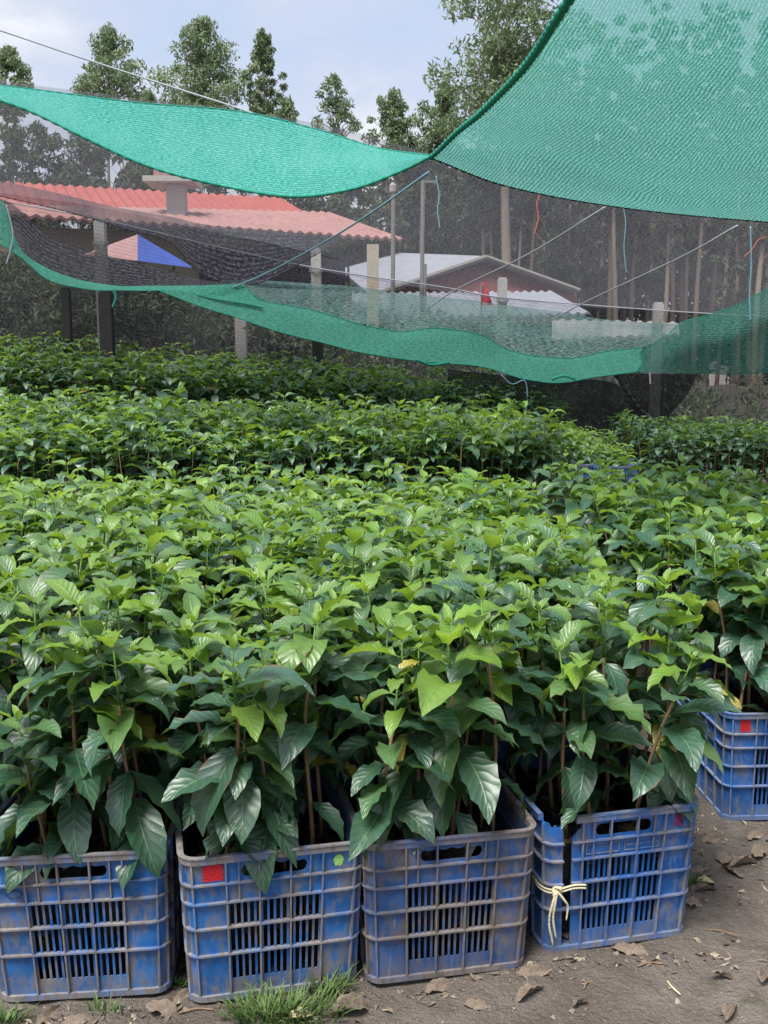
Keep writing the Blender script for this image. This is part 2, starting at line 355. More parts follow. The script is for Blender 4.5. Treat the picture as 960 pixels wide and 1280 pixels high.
def seedling_data(seed, res, style='in', hgt=None):
    """returns dict part -> MB.  origin = bottom of its bag. style in: packed; front: big hanging leaves; short"""
    r = random.Random(seed); nu, nv = res
    mf, ms, msh = MB(), MB(), MB()
    H = hgt or r.uniform(.44, .53)
    z0 = .235
    lx, ly = r.gauss(0, .042), r.gauss(0, .035) - (.03 if style in ('front', 'drape', 'lime') else 0)
    def sp_(t): return np.array([lx * t ** 1.4 + .006 * math.sin(7 * t + seed), ly * t ** 1.4 + .006 * math.cos(5 * t + seed), z0 + H * t])
    ts = np.linspace(0, 1, 9)
    if res[1] > 3:
        ms.tube([sp_(t) for t in ts[:7]], np.linspace(.0052, .0034, 7), 6)
        msh.tube([sp_(t) for t in ts[6:]], np.linspace(.0034, .0018, 3), 5, mi=1)
    az = r.uniform(0, 6.28)
    lo = {'front': .25, 'drape': .18, 'lime': .16, 'bushy': .08}.get(style, .34)
    nn = {'front': 9, 'drape': 9, 'lime': 9, 'bushy': 9}.get(style, 7)
    if res[1] <= 3: nn = 6; lo = .40
    for k in range(nn):
        t = lo + (1 - lo) * (k / (nn - 1)) ** .8
        top = k / (nn - 1)
        b = sp_(t)
        for q in (0, 1):
            if k < 2 and r.random() < .2: continue
            a = az + q * math.pi + r.gauss(0, .25)
            if style in ('drape', 'lime') and k < 4:      # low leaves reach for the open side (-y)
                a = -math.pi / 2 + r.gauss(0, .95)
            L = (.148 - .036 * max(0, top - .5) / .5) * r.uniform(.72, 1.16)
            if k < 1: L *= .8
            if style in ('drape', 'front', 'lime') and k < 6: L *= 1.08
            if k == nn - 1: L = r.uniform(.07, .10)
            W = L * r.uniform(.40, .52)
            el = R(-8 + 44 * top + r.gauss(0, 15)); dr = R(74 - 10 * top + r.gauss(0, 20))
            if style in ('drape', 'lime') and k < 4: el = R(r.uniform(-45, 15)); dr = R(r.uniform(35, 70))
            if style == 'in' and res[1] <= 6: el -= R(4)
            age_tone = max(0, min(1, (top - .68) * 1.55 + r.gauss(0, .25))) if k > 1 else 0
            if style == 'lime': age_tone = min(1, max(0, (top - .3) * 2.2))
            if k > 1 and r.random() < .15: age_tone = r.uniform(.6, 1) if top > .55 else r.uniform(.15, .4)
            pet = .012
            base = b + np.array([math.cos(a), math.sin(a), .4]) * pet
            V, Q, UV = leaf(nu, nv, L, W, el, dr, a, base, fold=r.uniform(.15, .5), wave=r.uniform(.05, .12), twist=r.uniform(-.7, .7), seed=r.random())
            (msh if (top > .85 and res[1] > 3) else mf).add(V, Q, 0, UV, (age_tone, r.random(), 1.0 if r.random() < .012 else 0, 1))
            if res[1] > 6: ms.tube([b, base], [.0015, .001], 4, mi=1)
        az += math.pi / 2 + r.gauss(0, .2)
    # the youngest pair standing at the tip
    for q in (0, 1):
        a = az + q * math.pi; b = sp_(1)
        L = r.uniform(.025, .05)
        V, Q, UV = leaf(2, max(3, nv // 2), L, L * .4, R(r.uniform(45, 75)), R(30), a, b, fold=.5, wave=.04, seed=r.random())
        (msh if res[1] > 3 else mf).add(V, Q, 0, UV, (r.uniform(.7, 1), r.random(), 0, 1))
    return mf, ms, msh
def bag_mb():
    b, s_ = MB(), MB(); n = 12; th = np.linspace(0, 2 * np.pi, n + 1)
    prof = [(.034, 0), (.039, .02), (.040, .10), (.0385, .17), (.040, .225), (.044, .247)]
    rr = np.array([[p[0] * (1 + .05 * math.sin(3 * t + 9 * p[1] * 20)) for t in th] for p in prof])
    rr[:, -1] = rr[:, 0]
    Gd = np.stack([rr * np.cos(th), rr * np.sin(th), np.array([[p[1]] * (n + 1) for p in prof])], -1)
    b.grid(Gd)
    th = th[:-1]; ring = np.stack([.038 * np.cos(th), .038 * np.sin(th), np.full(n, .228)], -1)
    rin = np.stack([.018 * np.cos(th), .018 * np.sin(th), np.full(n, .238)], -1)
    V = np.vstack([ring, rin, [[0, 0, .24]]]); j = np.arange(n); j2 = (j + 1) % n
    s_.add(V, np.stack([j, j2, n + j2, n + j], -1)); s_.Fc.append((np.stack([n + j, n + j2, np.full(n, 2 * n)], -1), 0))
    return b, s_
BAGB, SOILB = bag_mb(); BAG_ME = BAGB.mesh('bag', BAG, True); SOIL_ME = SOILB.mesh('soil', SOIL, True)
HERO = {}
for style, cnt in (('in', 11), ('front', 11), ('drape', 8), ('lime', 1)):
    HERO[style] = []
    for k in range(cnt):
        mf, ms, msh = seedling_data({'in': 0, 'front': 100, 'drape': 200, 'lime': 300}[style] + k, (4, 9), style)
        HERO[style].append((mf.mesh('leaves', LEAF, True), ms.mesh('stem', [STEM, SHOOT], True), msh.mesh('young_shoot', [LEAF, SHOOT], True)))
def place_seedling(x, y, z, rz, sc, style, idx, label, group, tilt=(0, 0)):
    a, b, c = HERO[style][idx % len(HERO[style])]
    t = empty('coffee_seedling', (x, y, z), rz, label=label, cat='seedling', group=group)
    t.rotation_euler = (tilt[0], tilt[1], rz); t.scale = (sc, sc, sc)
    for nm, me in (('leaves', a), ('stem', b), ('young_shoot', c), ('grow_bag', BAG_ME)):
        o = bpy.data.objects.new(nm, me); COL.objects.link(o); o.parent = t
        if nm == 'grow_bag':
            s = bpy.data.objects.new('soil', SOIL_ME); COL.objects.link(s); s.parent = o
    return t
# low templates for the uncountable rest
class TPL: pass
def tpl(seed, res, style='in'):
    mf, ms, msh = seedling_data(seed, res, style)
    Vs, Fq, U, C, Mi, n = [], [], [], [], [], 0
    for mb, mo in ((mf, 0), (ms, 1), (msh, 0)):
        if not mb.V: continue
        Vs += mb.V; U += mb.UV; C += mb.C
        for f, mi in mb.Fc:
            if f.shape[1] != 4: continue
            Fq.append(f + n); Mi.append(np.full(len(f), 1 if (mb is ms and mi == 0) else (2 if (mi == 1) else 0)))
        n += mb.n
    t = TPL(); t.V = np.concatenate(Vs); t.U = np.concatenate(U); t.C = np.concatenate(C); t.F = np.concatenate(Fq); t.M = np.concatenate(Mi); return t
TM = [tpl(500 + k, (4, 6)) for k in range(14)]
TB = [tpl(900 + k, (4, 6), 'bushy') for k in range(10)]
TL = [tpl(700 + k, (2, 3)) for k in range(14)]
class Bulk:
    def __init__(s): s.V = []; s.U = []; s.C = []; s.F = []; s.M = []; s.n = 0
    def put(s, t, x, y, z, rz, sc, age_tone=0.0):
        c, q = math.cos(rz) * sc, math.sin(rz) * sc
        V = np.empty_like(t.V); V[:, 0] = t.V[:, 0] * c - t.V[:, 1] * q + x; V[:, 1] = t.V[:, 0] * q + t.V[:, 1] * c + y; V[:, 2] = t.V[:, 2] * sc + z
        C = t.C.copy(); C[:, 0] = np.clip(C[:, 0] + age_tone, 0, 1); C[:, 1] = (C[:, 1] + rng.random()) % 1
        s.V.append(V); s.U.append(t.U); s.C.append(C); s.F.append(t.F + s.n); s.M.append(t.M); s.n += len(V)
    def build(s, name, mats):
        mb = MB(); mb.V = s.V; mb.UV = s.U; mb.C = s.C
        Fa = np.concatenate(s.F); Ma = np.concatenate(s.M)
        for k in range(len(mats)):
            if (Ma == k).any(): mb.Fc.append((Fa[Ma == k], k))
        return mb.build(name, mats, smooth=True)

# ------------------------------------------------------------------ crates
CA, CB, CH, CRR = .190, .265, .310, .030       # half width, half length, height, corner radius
SX, SY, QC = 2 * (CA - CRR), 2 * (CB - CRR), math.pi / 2 * CRR
PER = 2 * SX + 2 * SY + 4 * QC
def per(s):
    """s = 0 at the middle of the front (-y) end, running towards +x. returns point, normal"""
    s = s % PER
    segs = [(SX / 2, 'l', (0, -CB), (1, 0), (0, -1)), (QC, 'c', (CA - CRR, -CB + CRR), -90, 0), (SY, 'l', (CA, -CB + CRR), (0, 1), (1, 0)), (QC, 'c', (CA - CRR, CB - CRR), 0, 0),
            (SX, 'l', (CA - CRR, CB), (-1, 0), (0, 1)), (QC, 'c', (-CA + CRR, CB - CRR), 90, 0), (SY, 'l', (-CA, CB - CRR), (0, -1), (-1, 0)), (QC, 'c', (-CA + CRR, -CB + CRR), 180, 0),
            (SX / 2, 'l', (-CA + CRR, -CB), (1, 0), (0, -1))]
    for L, ty, p, d, n in segs:
        if s <= L + 1e-9:
            if ty == 'l': return (p[0] + d[0] * s, p[1] + d[1] * s), n
            a = R(d) + s / CRR; return (p[0] + CRR * math.cos(a), p[1] + CRR * math.sin(a)), (math.cos(a), math.sin(a))
        s -= L
    return (0, -CB), (0, -1)
def tap(z): return .925 + .075 * z / CH
def strip(mb, s0, s1, z0, z1, out=0.0, th=.003, mi=0, bow=0):
    """a piece of crate wall from s0 to s1, z0..z1 (numbers or functions of s), outer face at out, thickness th"""
    z0f = z0 if callable(z0) else (lambda s: z0); z1f = z1 if callable(z1) else (lambda s: z1)
    fine = callable(z0) or callable(z1)
    # break points: dense in corners
    n = max(1, int((s1 - s0) / (.004 if fine else .012)))
    if not fine:
        c1 = SX / 2; ks = [s0, s1]
        for base in (0, PER, -PER):
            for st, L in ((c1, QC), (c1 + QC + SY, QC), (c1 + 2 * QC + SY + SX, QC), (c1 + 3 * QC + 2 * SY + SX, QC)):
                for f in (0, .25, .5, .75, 1):
                    v = base + st + L * f
                    if s0 < v < s1: ks.append(v)
        ks = sorted(set(round(k, 6) for k in ks))
    else: ks = list(np.linspace(s0, s1, n + 1))
    rows = []
    for s in ks:
        (px, py), (nx, ny) = per(s)
        lo, hi = z0f(s), z1f(s); q = []
        for z, o in ((lo, out), (hi, out), (hi, out - th), (lo, out - th)):
            k = tap(z); q.append((px * k + nx * o, py * k + ny * o, z))
        rows.append(q)
    V = np.array(rows).reshape(-1, 3); m_ = len(ks); Q = []
    for i in range(m_ - 1):
        for a in range(4): b = (a + 1) % 4; Q.append([i * 4 + a, (i + 1) * 4 + a, (i + 1) * 4 + b, i * 4 + b])
    Q += [[0, 1, 2, 3], [(m_ - 1) * 4 + 3, (m_ - 1) * 4 + 2, (m_ - 1) * 4 + 1, (m_ - 1) * 4]]
    mb.add(V, Q, mi)
FRONT, RIGHT, BACK, LEFT = 0.0, SX / 2 + QC + SY / 2, SX + 2 * QC + SY, 1.5 * SX + 3 * QC + 1.5 * SY
def panel(kind, c, broken=False, slots3=True, handle='wave'):
    mb = MB()
    half = (SX if kind == 'end' else SY) / 2 + QC / 2
    gridh = .100 if kind == 'end' else .185                # half width of the slotted field
    lv = [.012, .042, .100, .158, .212, .252, .296]
    seg = [(c - half, c + half)]
    gap = None
    if broken: gap = (c - half + .034, c - half + .056)    # crack in the near-left corner
    def S(a, b, z0, z1, **k):
        if gap and (not callable(z1)) and z1 > .155 and a < gap[1] and b > gap[0]:
            if a < gap[0]: strip(mb, a, gap[0], z0, z1, **k)
            if b > gap[1]: strip(mb, gap[1], b, z0, z1, **k)
        else: strip(mb, a, b, z0, z1, **k)
    # solid corner panels
    S(c - half, c - gridh, lv[0], lv[5]); S(c + gridh, c + half, lv[0], lv[5])
    # solid bands under and over the slots
    S(c - gridh, c + gridh, lv[0], lv[1]); S(c - gridh, c + gridh, lv[4], lv[5])
    # slats
    n = 14 if kind == 'end' else 25
    for r_ in range(3):
        for k in range(n + 1):
            s = c - gridh + 2 * gridh * k / n
            wd = .0026
            strip(mb, max(c - gridh, s - wd), min(c + gridh, s + wd), lv[1 + r_], lv[2 + r_], 0, .004)
    # top band with or without a handle
    if kind == 'end':
        hl, zc, hh_ = .070, .2735, .0135
        def prof(s):
            d = abs(s - c); e_ = hl - hh_
            return hh_ if d < e_ else math.sqrt(max(0, hh_ ** 2 - (d - e_) ** 2))
        wav = (lambda s: .0045 * abs(math.sin((s - c) * 95))) if handle == 'wave' else (lambda s: 0)
        strip(mb, c - hl, c + hl, lv[5], lambda s: zc - prof(s))
        strip(mb, c - hl, c + hl, lambda s: zc + prof(s) - min(prof(s), wav(s)), lv[6], 0, .006)
        S(c - half, c - hl, lv[5], lv[6]) if not broken else (strip(mb, c - half, gap[0], lv[5], lambda s: .290 + .004 * math.sin(s * 400)),
            strip(mb, gap[1], c - hl, lv[5], lambda s: lv[5] + (lv[6] - lv[5]) * min(1, .25 + (s - gap[1]) * 22 + .05 * math.sin(s * 900))))
        S(c + hl, c + half, lv[5], lv[6])
    else: S(c - half, c + half, lv[5], lv[6])
    # horizontal ribs
    for z in (lv[1] + .000, lv[2], lv[3], lv[4], lv[5]):
        if z == lv[1]:
            continue
        S(c - half, c + half, z - .0018, z + .0018, out=.0085, th=.0125, mi=1)
    # vertical ribs
    vs = [-gridh - .003, -gridh * .33, gridh * .34, gridh + .003] if kind == 'end' else [-gridh - .003, -.11, -.04, .04, .11, gridh + .003]
    for v in vs: S(c + v - .0018, c + v + .0018, lv[0], lv[6], out=.0075, th=.0105, mi=1)
    for v in ((-half + .012), (half - .012)): strip(mb, c + v - .0018, c + v + .0018, lv[0], .15 if broken and v < 0 else lv[6], .0062, .008, 1)
    if kind == 'end':
        for v in (-.076, .076): strip(mb, c + v - .0015, c + v + .0015, lv[4], lv[6], .006, .009, 1)
    return mb
def crate_base():
    mb = MB()
    strip(mb, 0, PER - 1e-6, 0.0, .012, .007, .012, 1)
    # slatted floor
    mb.box((0, 0, .006), (2 * CA * .9, 2 * CB * .9, .005), mi=0)
    return mb
def crate_rim(broken=False):
    mb = MB()
    a, b = (0, PER - 1e-6) if not broken else (-SX / 2 + .040, PER - SX / 2 - QC)
    strip(mb, a, b, .296, .310, .0075, .0115, 1)
    strip(mb, a, b, .3085, .3115, .0095, .012, 1)
    return mb
def crate_set(dirt, broken=False, handle='wave'):
    mats = CR[dirt]; d = {}
    d['end_panel'] = [panel('end', FRONT, broken, handle=handle).mesh('end_panel', mats), panel('end', BACK, handle=handle).mesh('end_panel', mats)]
    d['side_panel'] = [panel('side', RIGHT).mesh('side_panel', mats), panel('side', LEFT).mesh('side_panel', mats)]
    d['rim'] = [crate_rim(broken).mesh('rim', mats)]; d['base'] = [crate_base().mesh('base', mats)]
    return d
CSETS = {('worn', False): crate_set('worn'), ('muddy', False): crate_set('muddy'), ('clean', True): crate_set('clean', True, 'plain'), ('clean', False): crate_set('clean', False, 'plain')}
def place_crate(x, y, z, rz, key, label, tilt=(0, 0), group='blue plastic crates of coffee seedlings'):
    t = empty('plastic_crate', (x, y, z), rz, label=label, cat='crate', group=group)
    t.rotation_euler = (tilt[0], tilt[1], rz); t.scale = (1, 1, 1.075)
    for nm, mes in CSETS[key].items():
        for me in mes: o = bpy.data.objects.new(nm, me); COL.objects.link(o); o.parent = t
    return t
def patch(parent, name, s0, s1, z0, z1, mat, th=.0008, rough_edge=True):
    mb = MB(); k = rnd.uniform(0, 9)
    strip(mb, s0, s1, (lambda s: z0 + .0012 * math.sin(s * 500 + k)), (lambda s: z1 + .0012 * math.sin(s * 430 + k)), .0012, th, 0)
    return mb.build(name, mat, parent)

crates = []      # (x, y, rot, local z)
def front_crate(pl, pr, key, label, tilt=(0, 0)):
    """pl / pr: photo pixels of the front bottom corners"""
    a, b = G(*pl), G(*pr); mid = (a + b) / 2; d = b - a; rz = math.atan2(d[1], d[0])
    c = mid + np.array([-math.sin(rz), math.cos(rz), 0]) * CB * tap(0)
    print('crate', label[:30], 'width', round(float(np.linalg.norm(d)), 3), 'at', c.round(2), 'rz', round(math.degrees(rz), 1))
    z = float(gh(c[0], c[1])) * .3
    t = place_crate(c[0], c[1], z, rz, key, label, tilt); crates.append((c[0], c[1], rz, z, 1)); return t
c1 = front_crate((6, 1247), (205, 1240), ('worn', False), 'worn blue crate at the left end of the front row, beside the red-painted one', (0, R(-1.5)))
c2 = front_crate((243, 1255), (443, 1228), ('worn', False), 'blue crate with a red painted rectangle and a lime paint spot, grass at its foot')
c3 = front_crate((468, 1230), (650, 1208), ('muddy', False), 'mud-crusted blue crate in the front row, left of the rope-tied one')
c4 = front_crate((688, 1190), (850, 1167), ('clean', True), 'blue crate with a cracked corner tied up with pale twine')
c5 = front_crate((893, 1026), (1062, 1022), ('clean', False), 'clean blue crate with a red patch standing further back at the right edge')
# paint and marks
rd = patch(c2, 'red_paint_patch', -.150, -.108, .258, .292, REDP)
mb = MB(); strip(mb, .126, .149, lambda s: .2745 - .013 * math.sqrt(max(0, 1 - ((s - .1375) / .0115) ** 2)) + .002 * math.sin(s * 900), lambda s: .2745 + .012 * math.sqrt(max(0, 1 - ((s - .1375) / .0115) ** 2)), .0012, .0008, 0); mb.build('lime_paint_spot', GRNP, c2)
patch(c4, 'faded_red_mark', .128, .150, .262, .290, simple('faded_red_paint', (.12, .03, .16), (.22, .03, .08), 60, .6))
patch(c5, 'red_paint_patch', -.150, -.120, .258, .292, REDP)
mb = MB()
for a_, b_ in ((-.092, -.010), (.004, .092)):
    for z_ in (.220, .243): strip(mb, a_, b_, z_ - .0008, z_ + .0008, .0022, .0024, 0)
    for q_ in (a_, b_): strip(mb, q_ - .0008, q_ + .0008, .2208, .2422, .0022, .0024, 0)
for k in range(22):
    q_ = .010 + .0036 * k
    if k % 7 != 5: strip(mb, q_, q_ + .0022, .229 + .001 * (k % 3), .234 + .0008 * (k % 2), .0018, .002, 0)
mb.build('embossed_frame', CR['clean'][1], c4)
mb = MB(); th = np.linspace(0, 6.6, 16); k_ = tap(.235)
mb.tube([((-.128 + .016 * math.cos(t)) * k_, -CB * k_ - .0014, .232 + .008 * math.sin(t)) for t in th], .0008, 4); mb.build('marker_scribble', INK, c1)
mb = MB(); mb.tube([((-.14 + .02 * t) * k_, -CB * tap(.27) - .0014, .268 + .008 * math.sin(t * 5)) for t in np.linspace(0, 1.5, 9)], .0007, 4); mb.build('marker_scribble', INK, c1)

ROWP = .550
def rowc(x, y, rz, kind=0): crates.append((x, y, rz, 0.0, kind))
def hid_crate(x, y, rz, label, key=('worn', False)):
    place_crate(x, y, float(ter(x, y)), rz, key, label)
base_x = [c[0] for c in crates[:4]]; base_y = [c[1] for c in crates[:4]]
rowc(base_x[0] - .41, base_y[0] + .03, R(-2), 1); hid_crate(base_x[0] - .41, base_y[0] + .03, R(-2), 'worn blue crate barely showing past the left edge of the photo, beside the front row')
for j in range(1, 6):
    for i in range(-7, 9):
        if i <= 3:
            x = base_x[0] + .388 * i + rnd.uniform(-.012, .012); y = np.interp(x, base_x, base_y) + ROWP * j + rnd.uniform(-.02, .02)
        else:
            x = crates[4][0] + .388 * (i - 4) - .02 * j; y = crates[4][1] + ROWP * (j - 1) + rnd.uniform(-.02, .02)
            if i > 4 and j == 1: y += .05 * (i - 4)
        if y > 5.75 or abs(x) > .40 * y + .45: continue
        if i == 4 and j == 1: continue
        rowc(x, y, rnd.uniform(-.03, .03), 0)
        if (j == 1 or (i == 5 and j == 1)) and abs(x) < 1.45:
            hid_crate(x, y, crates[-1][2], {-1: 'blue crate glimpsed between stems at the far left, second row', 0: 'blue crate in shade behind the left front crate', 1: 'blue crate in shade behind the crate with the red rectangle', 2: 'blue crate in shade behind the mud-crusted crate', 3: 'blue crate in shade behind the rope-tied crate'}.get(i, 'blue crate cut off by the right edge, beside the clean one'), ('worn', False))
# a filler column between crate 4's row and crate 5's column is left as path, as in the photo

# seedling positions
cand = []
for ci, (cx, cy, rz, z, first) in enumerate(crates):
    for a in range(4):
        for b in range(5):
            lx = -.118 + .079 * a + rnd.uniform(-.008, .008); ly = -.172 + .090 * b + rnd.uniform(-.008, .008)
            x = cx + lx * math.cos(rz) - ly * math.sin(rz); y = cy + lx * math.sin(rz) + ly * math.cos(rz)
            cand.append((y * 1.0 + abs(x) * .25, x, y, z + .012, ci, a, b))
def inview(x, y): return abs(x) < .385 * y + .12
cand.sort()
crate_names = {0: 'the left front crate', 1: 'the red-marked crate', 2: 'the mud-crusted crate', 3: 'the twine-tied crate', 4: 'the right-edge crate', 5: 'the crate past the left edge'}
ranks = ['front rank', 'second rank', 'middle rank', 'fourth rank', 'back rank']; many = ['', 'one crate', 'two crates', 'three crates', 'four crates']
def front_of(x): return min((0, 1, 2, 3, 4, 5), key=lambda k: abs(crates[k][0] - x))
ords = ['leftmost', 'left of middle', 'right of middle', 'rightmost']
bulk = Bulk(); nh = 0
for d, x, y, z, ci, a, b in cand:
    fr = (b == 0 and ci in (0, 1, 2, 3, 4, 5)) or (ci == 3 and a == 3)
    sc = rnd.uniform(.87, 1.10) * (1 + .05 * vnoise(np.float64(x * 1.7 + 50), np.float64(y * 1.7)))
    if not inview(x, y):
        if abs(x) < .5 * y + .3: bulk.put(rnd.choice(TM), x, y, z, rnd.uniform(0, 6.28), sc)
        continue
    if nh < 295:
        nh += 1
        if ci in crate_names:
            lab = 'coffee seedling in the %s of %s, %s' % (ranks[b], crate_names[ci], ords[a]); grp = 'coffee seedlings inside ' + crate_names[ci]
        else:
            k0 = front_of(crates[ci][0]); nb_ = max(1, min(4, round((crates[ci][1] - crates[k0][1]) / ROWP)))
            lab = 'coffee seedling %s behind %s, %s, %s' % (many[nb_], crate_names[k0], ranks[b], ords[a]); grp = 'coffee seedlings of the dense front bed'
        sty = ('drape' if ((ci == 2 and a < 3) or (ci == 3 and a == 3) or rnd.random() < .25) else 'front') if fr else 'in'
        if ci == 2 and a == 2 and b == 0: sty = 'lime'; lab = 'coffee seedling with bright lime top leaves spilling over the mud-crusted crate'
        rz = rnd.uniform(-.5, .5) if fr else rnd.uniform(0, 6.28)
        tilt = (R(rnd.uniform(0, 4)), R(rnd.gauss(0, 4))) if fr and b == 0 else (R(rnd.gauss(0, 2)), R(rnd.gauss(0, 2)))
        if ci == 3 and a == 3: rz = R(50) + rnd.uniform(-.3, .3); tilt = (R(2), R(rnd.uniform(3, 7))); sc = 1.06
        pass
        place_seedling(x, y, z, rz, sc, sty, rnd.randrange(90), lab, grp, tilt)
    else: bulk.put(rnd.choice(TM), x, y, z, rnd.uniform(0, 6.28), sc, rnd.uniform(-.1, .12))
print('heroes', nh, 'cand', len(cand))
# blocks further back: (polygon edges given as x range as a function of y)
def bed(y0, y1, xl, xr, dx, dy, hmul=1.0, age_tone=0, T=TL, edgelow=.0, zo=0):
    n = 0
    for y in np.arange(y0, y1, dy):
        for x in np.arange(-.40 * y - .3, min(.42 * y + .3, xr(y)), dx):
            if x < xl(y): continue
            X = x + rnd.uniform(-.3, .3) * dx; Y = y + rnd.uniform(-.3, .3) * dy
            e = min(1, max(0, (xr(y) - x) / .9)) if edgelow else 1
            sc = rnd.uniform(.88, 1.12) * (hmul - edgelow * (1 - e)) * (1 + .10 * float(vnoise(np.float64(X * 1.1 + 9), np.float64(Y * 1.1 + 40))))
            bulk.put(rnd.choice(T), X, Y, float(ter(X, Y)) + .01 + zo, rnd.uniform(0, 6.28), sc, age_tone + rnd.uniform(-.12, .12)); n += 1
    return n
n2 = bed(7.7, 9.9, lambda y: -9, lambda y: 1.15 + (9.9 - y) * .1, .115, .14, 1.22, -.10, TM, zo=-.09)
n2b = bed(9.0, 10.6, lambda y: 1.15, lambda y: 2.15, .10, .13, .92, .22, TM, .15)
n3 = bed(11.5, 13.4, lambda y: -9, lambda y: 2.0 + (y - 11.5) * .15, .13, .15, 1.28, -.16, TL, .25, zo=-.10)  # leaf tint shifted darker to hold the netting shadow on this bed
n4 = bed(9.5, 11.2, lambda y: 2.45, lambda y: 9, .11, .14, .86, -.4, TB)  # strongly darkened leaf tint stands for the shade over the right-hand bed
n5 = bed(7.45, 7.7, lambda y: -9, lambda y: 1.3, .11, .13, 1.1, -.1, TB, zo=-.04)
print('bulk', n2, n2b, n3, n4)
STUFF = bulk.build('distant_seedlings', [LEAF, STEM, SHOOT])
tag(STUFF, 'massed glossy coffee seedlings filling the middle and far beds under the nets', 'seedlings', kind='stuff')
# visible crates at the right end of the second bed
for k, (px, py) in enumerate(((722, 590), (765, 592))):
    p = P(px, py, 8.75); lab = ['distant blue crate at the right end of the second bed, left of two', 'distant blue crate at the right end of the second bed, right of two'][k]
    place_crate(p[0], 9.0, p[2] - .27, R(8), ('clean', False), lab)

# twine round the cracked crate
tw = empty('twine_tie', (0, 0, 0), label='pale raffia twine knotted round the cracked corner of a blue crate, ends hanging', cat='twine')
tw.matrix_world = c4.matrix_basis.copy(); bpy.context.view_layer.update()
def perpt(s, z, o=.011):
    (px, py), (nx, ny) = per(s); k = tap(z); return (px * k + nx * o, py * k + ny * o, z)
for dz in (-.004, .003):
    mb = MB(); mb.tube(crom([perpt(s, .150 + dz + .012 * (s + .19) + .003 * math.sin(60 * s + dz * 900)) for s in np.linspace(-.235, -.095, 9)], 24), .0022, 6); mb.build('strand', TWINE, tw)
mb = MB(); kc = np.array(perpt(-.166, .150, .015))
for q in range(3):
    th = np.linspace(0, 2 * np.pi, 14); mb.tube([kc + np.array([.009 * math.cos(t), -.004 * math.sin(t * 2 + q), .008 * math.sin(t + q)]) for t in th], .003, 6)
mb.build('knot', TWINE, tw)
for dx, L in ((-.012, .120), (.016, .068), (-.006, .105)):
    mb = MB(); mb.tube(crom([kc, kc + (dx, -.006, -.02), kc + (dx * 1.6, -.003, -L * .55), kc + (dx * 1.1 + .006, -.001, -L)], 16), [.0026] * 12 + [.0024, .002, .0022, .001], 6); mb.build('loose_end', TWINE, tw)

# ------------------------------------------------------------------ shade nets
def sheet(rows, nu=60, nv=24, fold=.0, fs=3.0, seed=0):
    """rows: list of polylines of (px, py, D); returns grid and uv in metres"""
    R_ = [crom([P(*q) for q in r_], nu) for r_ in rows]
    Gd = np.stack([crom([R_[k][i] for k in range(len(R_))], nv) for i in range(nu)], 1)       # nv x nu x 3
    du = np.linalg.norm(np.diff(Gd, axis=1), axis=2).mean(0); dv = np.linalg.norm(np.diff(Gd, axis=0), axis=2).mean(1)
    u = np.concatenate([[0], np.cumsum(du)]); v = np.concatenate([[0], np.cumsum(dv)])
    UU, VV = np.meshgrid(u, v)
    if fold:
        dz = fold * vnoise(UU * fs + seed, VV * fs * .6 + seed * 3); Gd = Gd.copy(); Gd[..., 2] += dz; Gd[..., 1] += dz * .5
    return Gd, np.stack([UU, VV], -1)
def hem(mb, pts, r=.012, stitch=True, mi=0):
    L = np.concatenate([[0], np.cumsum(np.linalg.norm(np.diff(pts, axis=0), axis=1))]); n = max(20, int(L[-1] / .02))
    p = np.stack([np.interp(np.linspace(0, L[-1], n), L, pts[:, k]) for k in range(3)], 1)
    rad = r * (1 + (.35 * np.sin(np.arange(n) * 1.6) if stitch else 0))
    mb.tube(p, rad, 6, mi)
def net(name, label, pieces, hems=()):
    t = empty(name, pieces[0][1][0, 0].tolist(), label=label, cat='shade net')
    off = np.array(t.location)
    for nm, (Gd, UV), mat in [(p[0], (p[1], p[2]), p[3]) for p in pieces]:
        mb = MB(); mb.grid(Gd - off, uv=UV); mb.build(nm, mat, t, True)
    for pts, r_, mat in hems:
        mb = MB(); hem(mb, np.asarray(pts) - off, r_); mb.build('hem', mat, t, True)
    return t
# A: bright flap, upper left
A_top = [(-120, 92, 7.9), (0, 107, 7.9), (150, 124, 7.9), (300, 141, 7.9), (400, 164, 7.8), (470, 185, 7.6), (536, 193, 6.9)]
A_mid = [(-120, 98, 7.8), (0, 114, 7.8), (150, 158, 7.7), (300, 196, 7.6), (400, 208, 7.4), (470, 205, 7.2), (537, 194, 6.88)]
A_hem = [(-120, 104, 7.4), (0, 128, 7.4), (100, 168, 7.4), (200, 212, 7.35), (290, 236, 7.3), (370, 247, 7.2), (440, 237, 7.1), (500, 214, 7.0), (538, 195, 6.86)]
GA, UA = sheet([A_top, A_mid, A_hem], 90, 30, .05, 1.3, 2)
# B: overhead sheet on the right
B_left = [(720, -10, 3.3), (690, 35, 3.7), (655, 85, 4.4), (610, 132, 5.3), (572, 168, 6.1), (538, 195, 6.86)]
B_l2 = [(860, -20, 3.3), (810, 60, 3.9), (760, 110, 4.7), (710, 155, 5.6), (665, 195, 6.6), (640, 233, 7.4)]
B_m = [(1000, -30, 3.3), (950, 60, 3.9), (900, 120, 4.7), (860, 180, 5.6), (825, 235, 6.6), (800, 262, 7.6)]
B_r = [(1300, -40, 3.3), (1250, 60, 3.9), (1200, 130, 4.7), (1150, 190, 5.6), (1100, 250, 6.6), (1060, 287, 7.6)]
GB, UB = sheet([B_left, B_l2, B_m, B_r], 80, 80, .05, 1.2, 5)
far_edge = GB[:, -1]
t = net('shade_net', 'bright green shade net swagged across the upper left, in front of the eucalyptus tops', [('sheet', GA, UA, NETA)], [(GA[-1], .010, HEM), (GA[0], .006, HEM)])
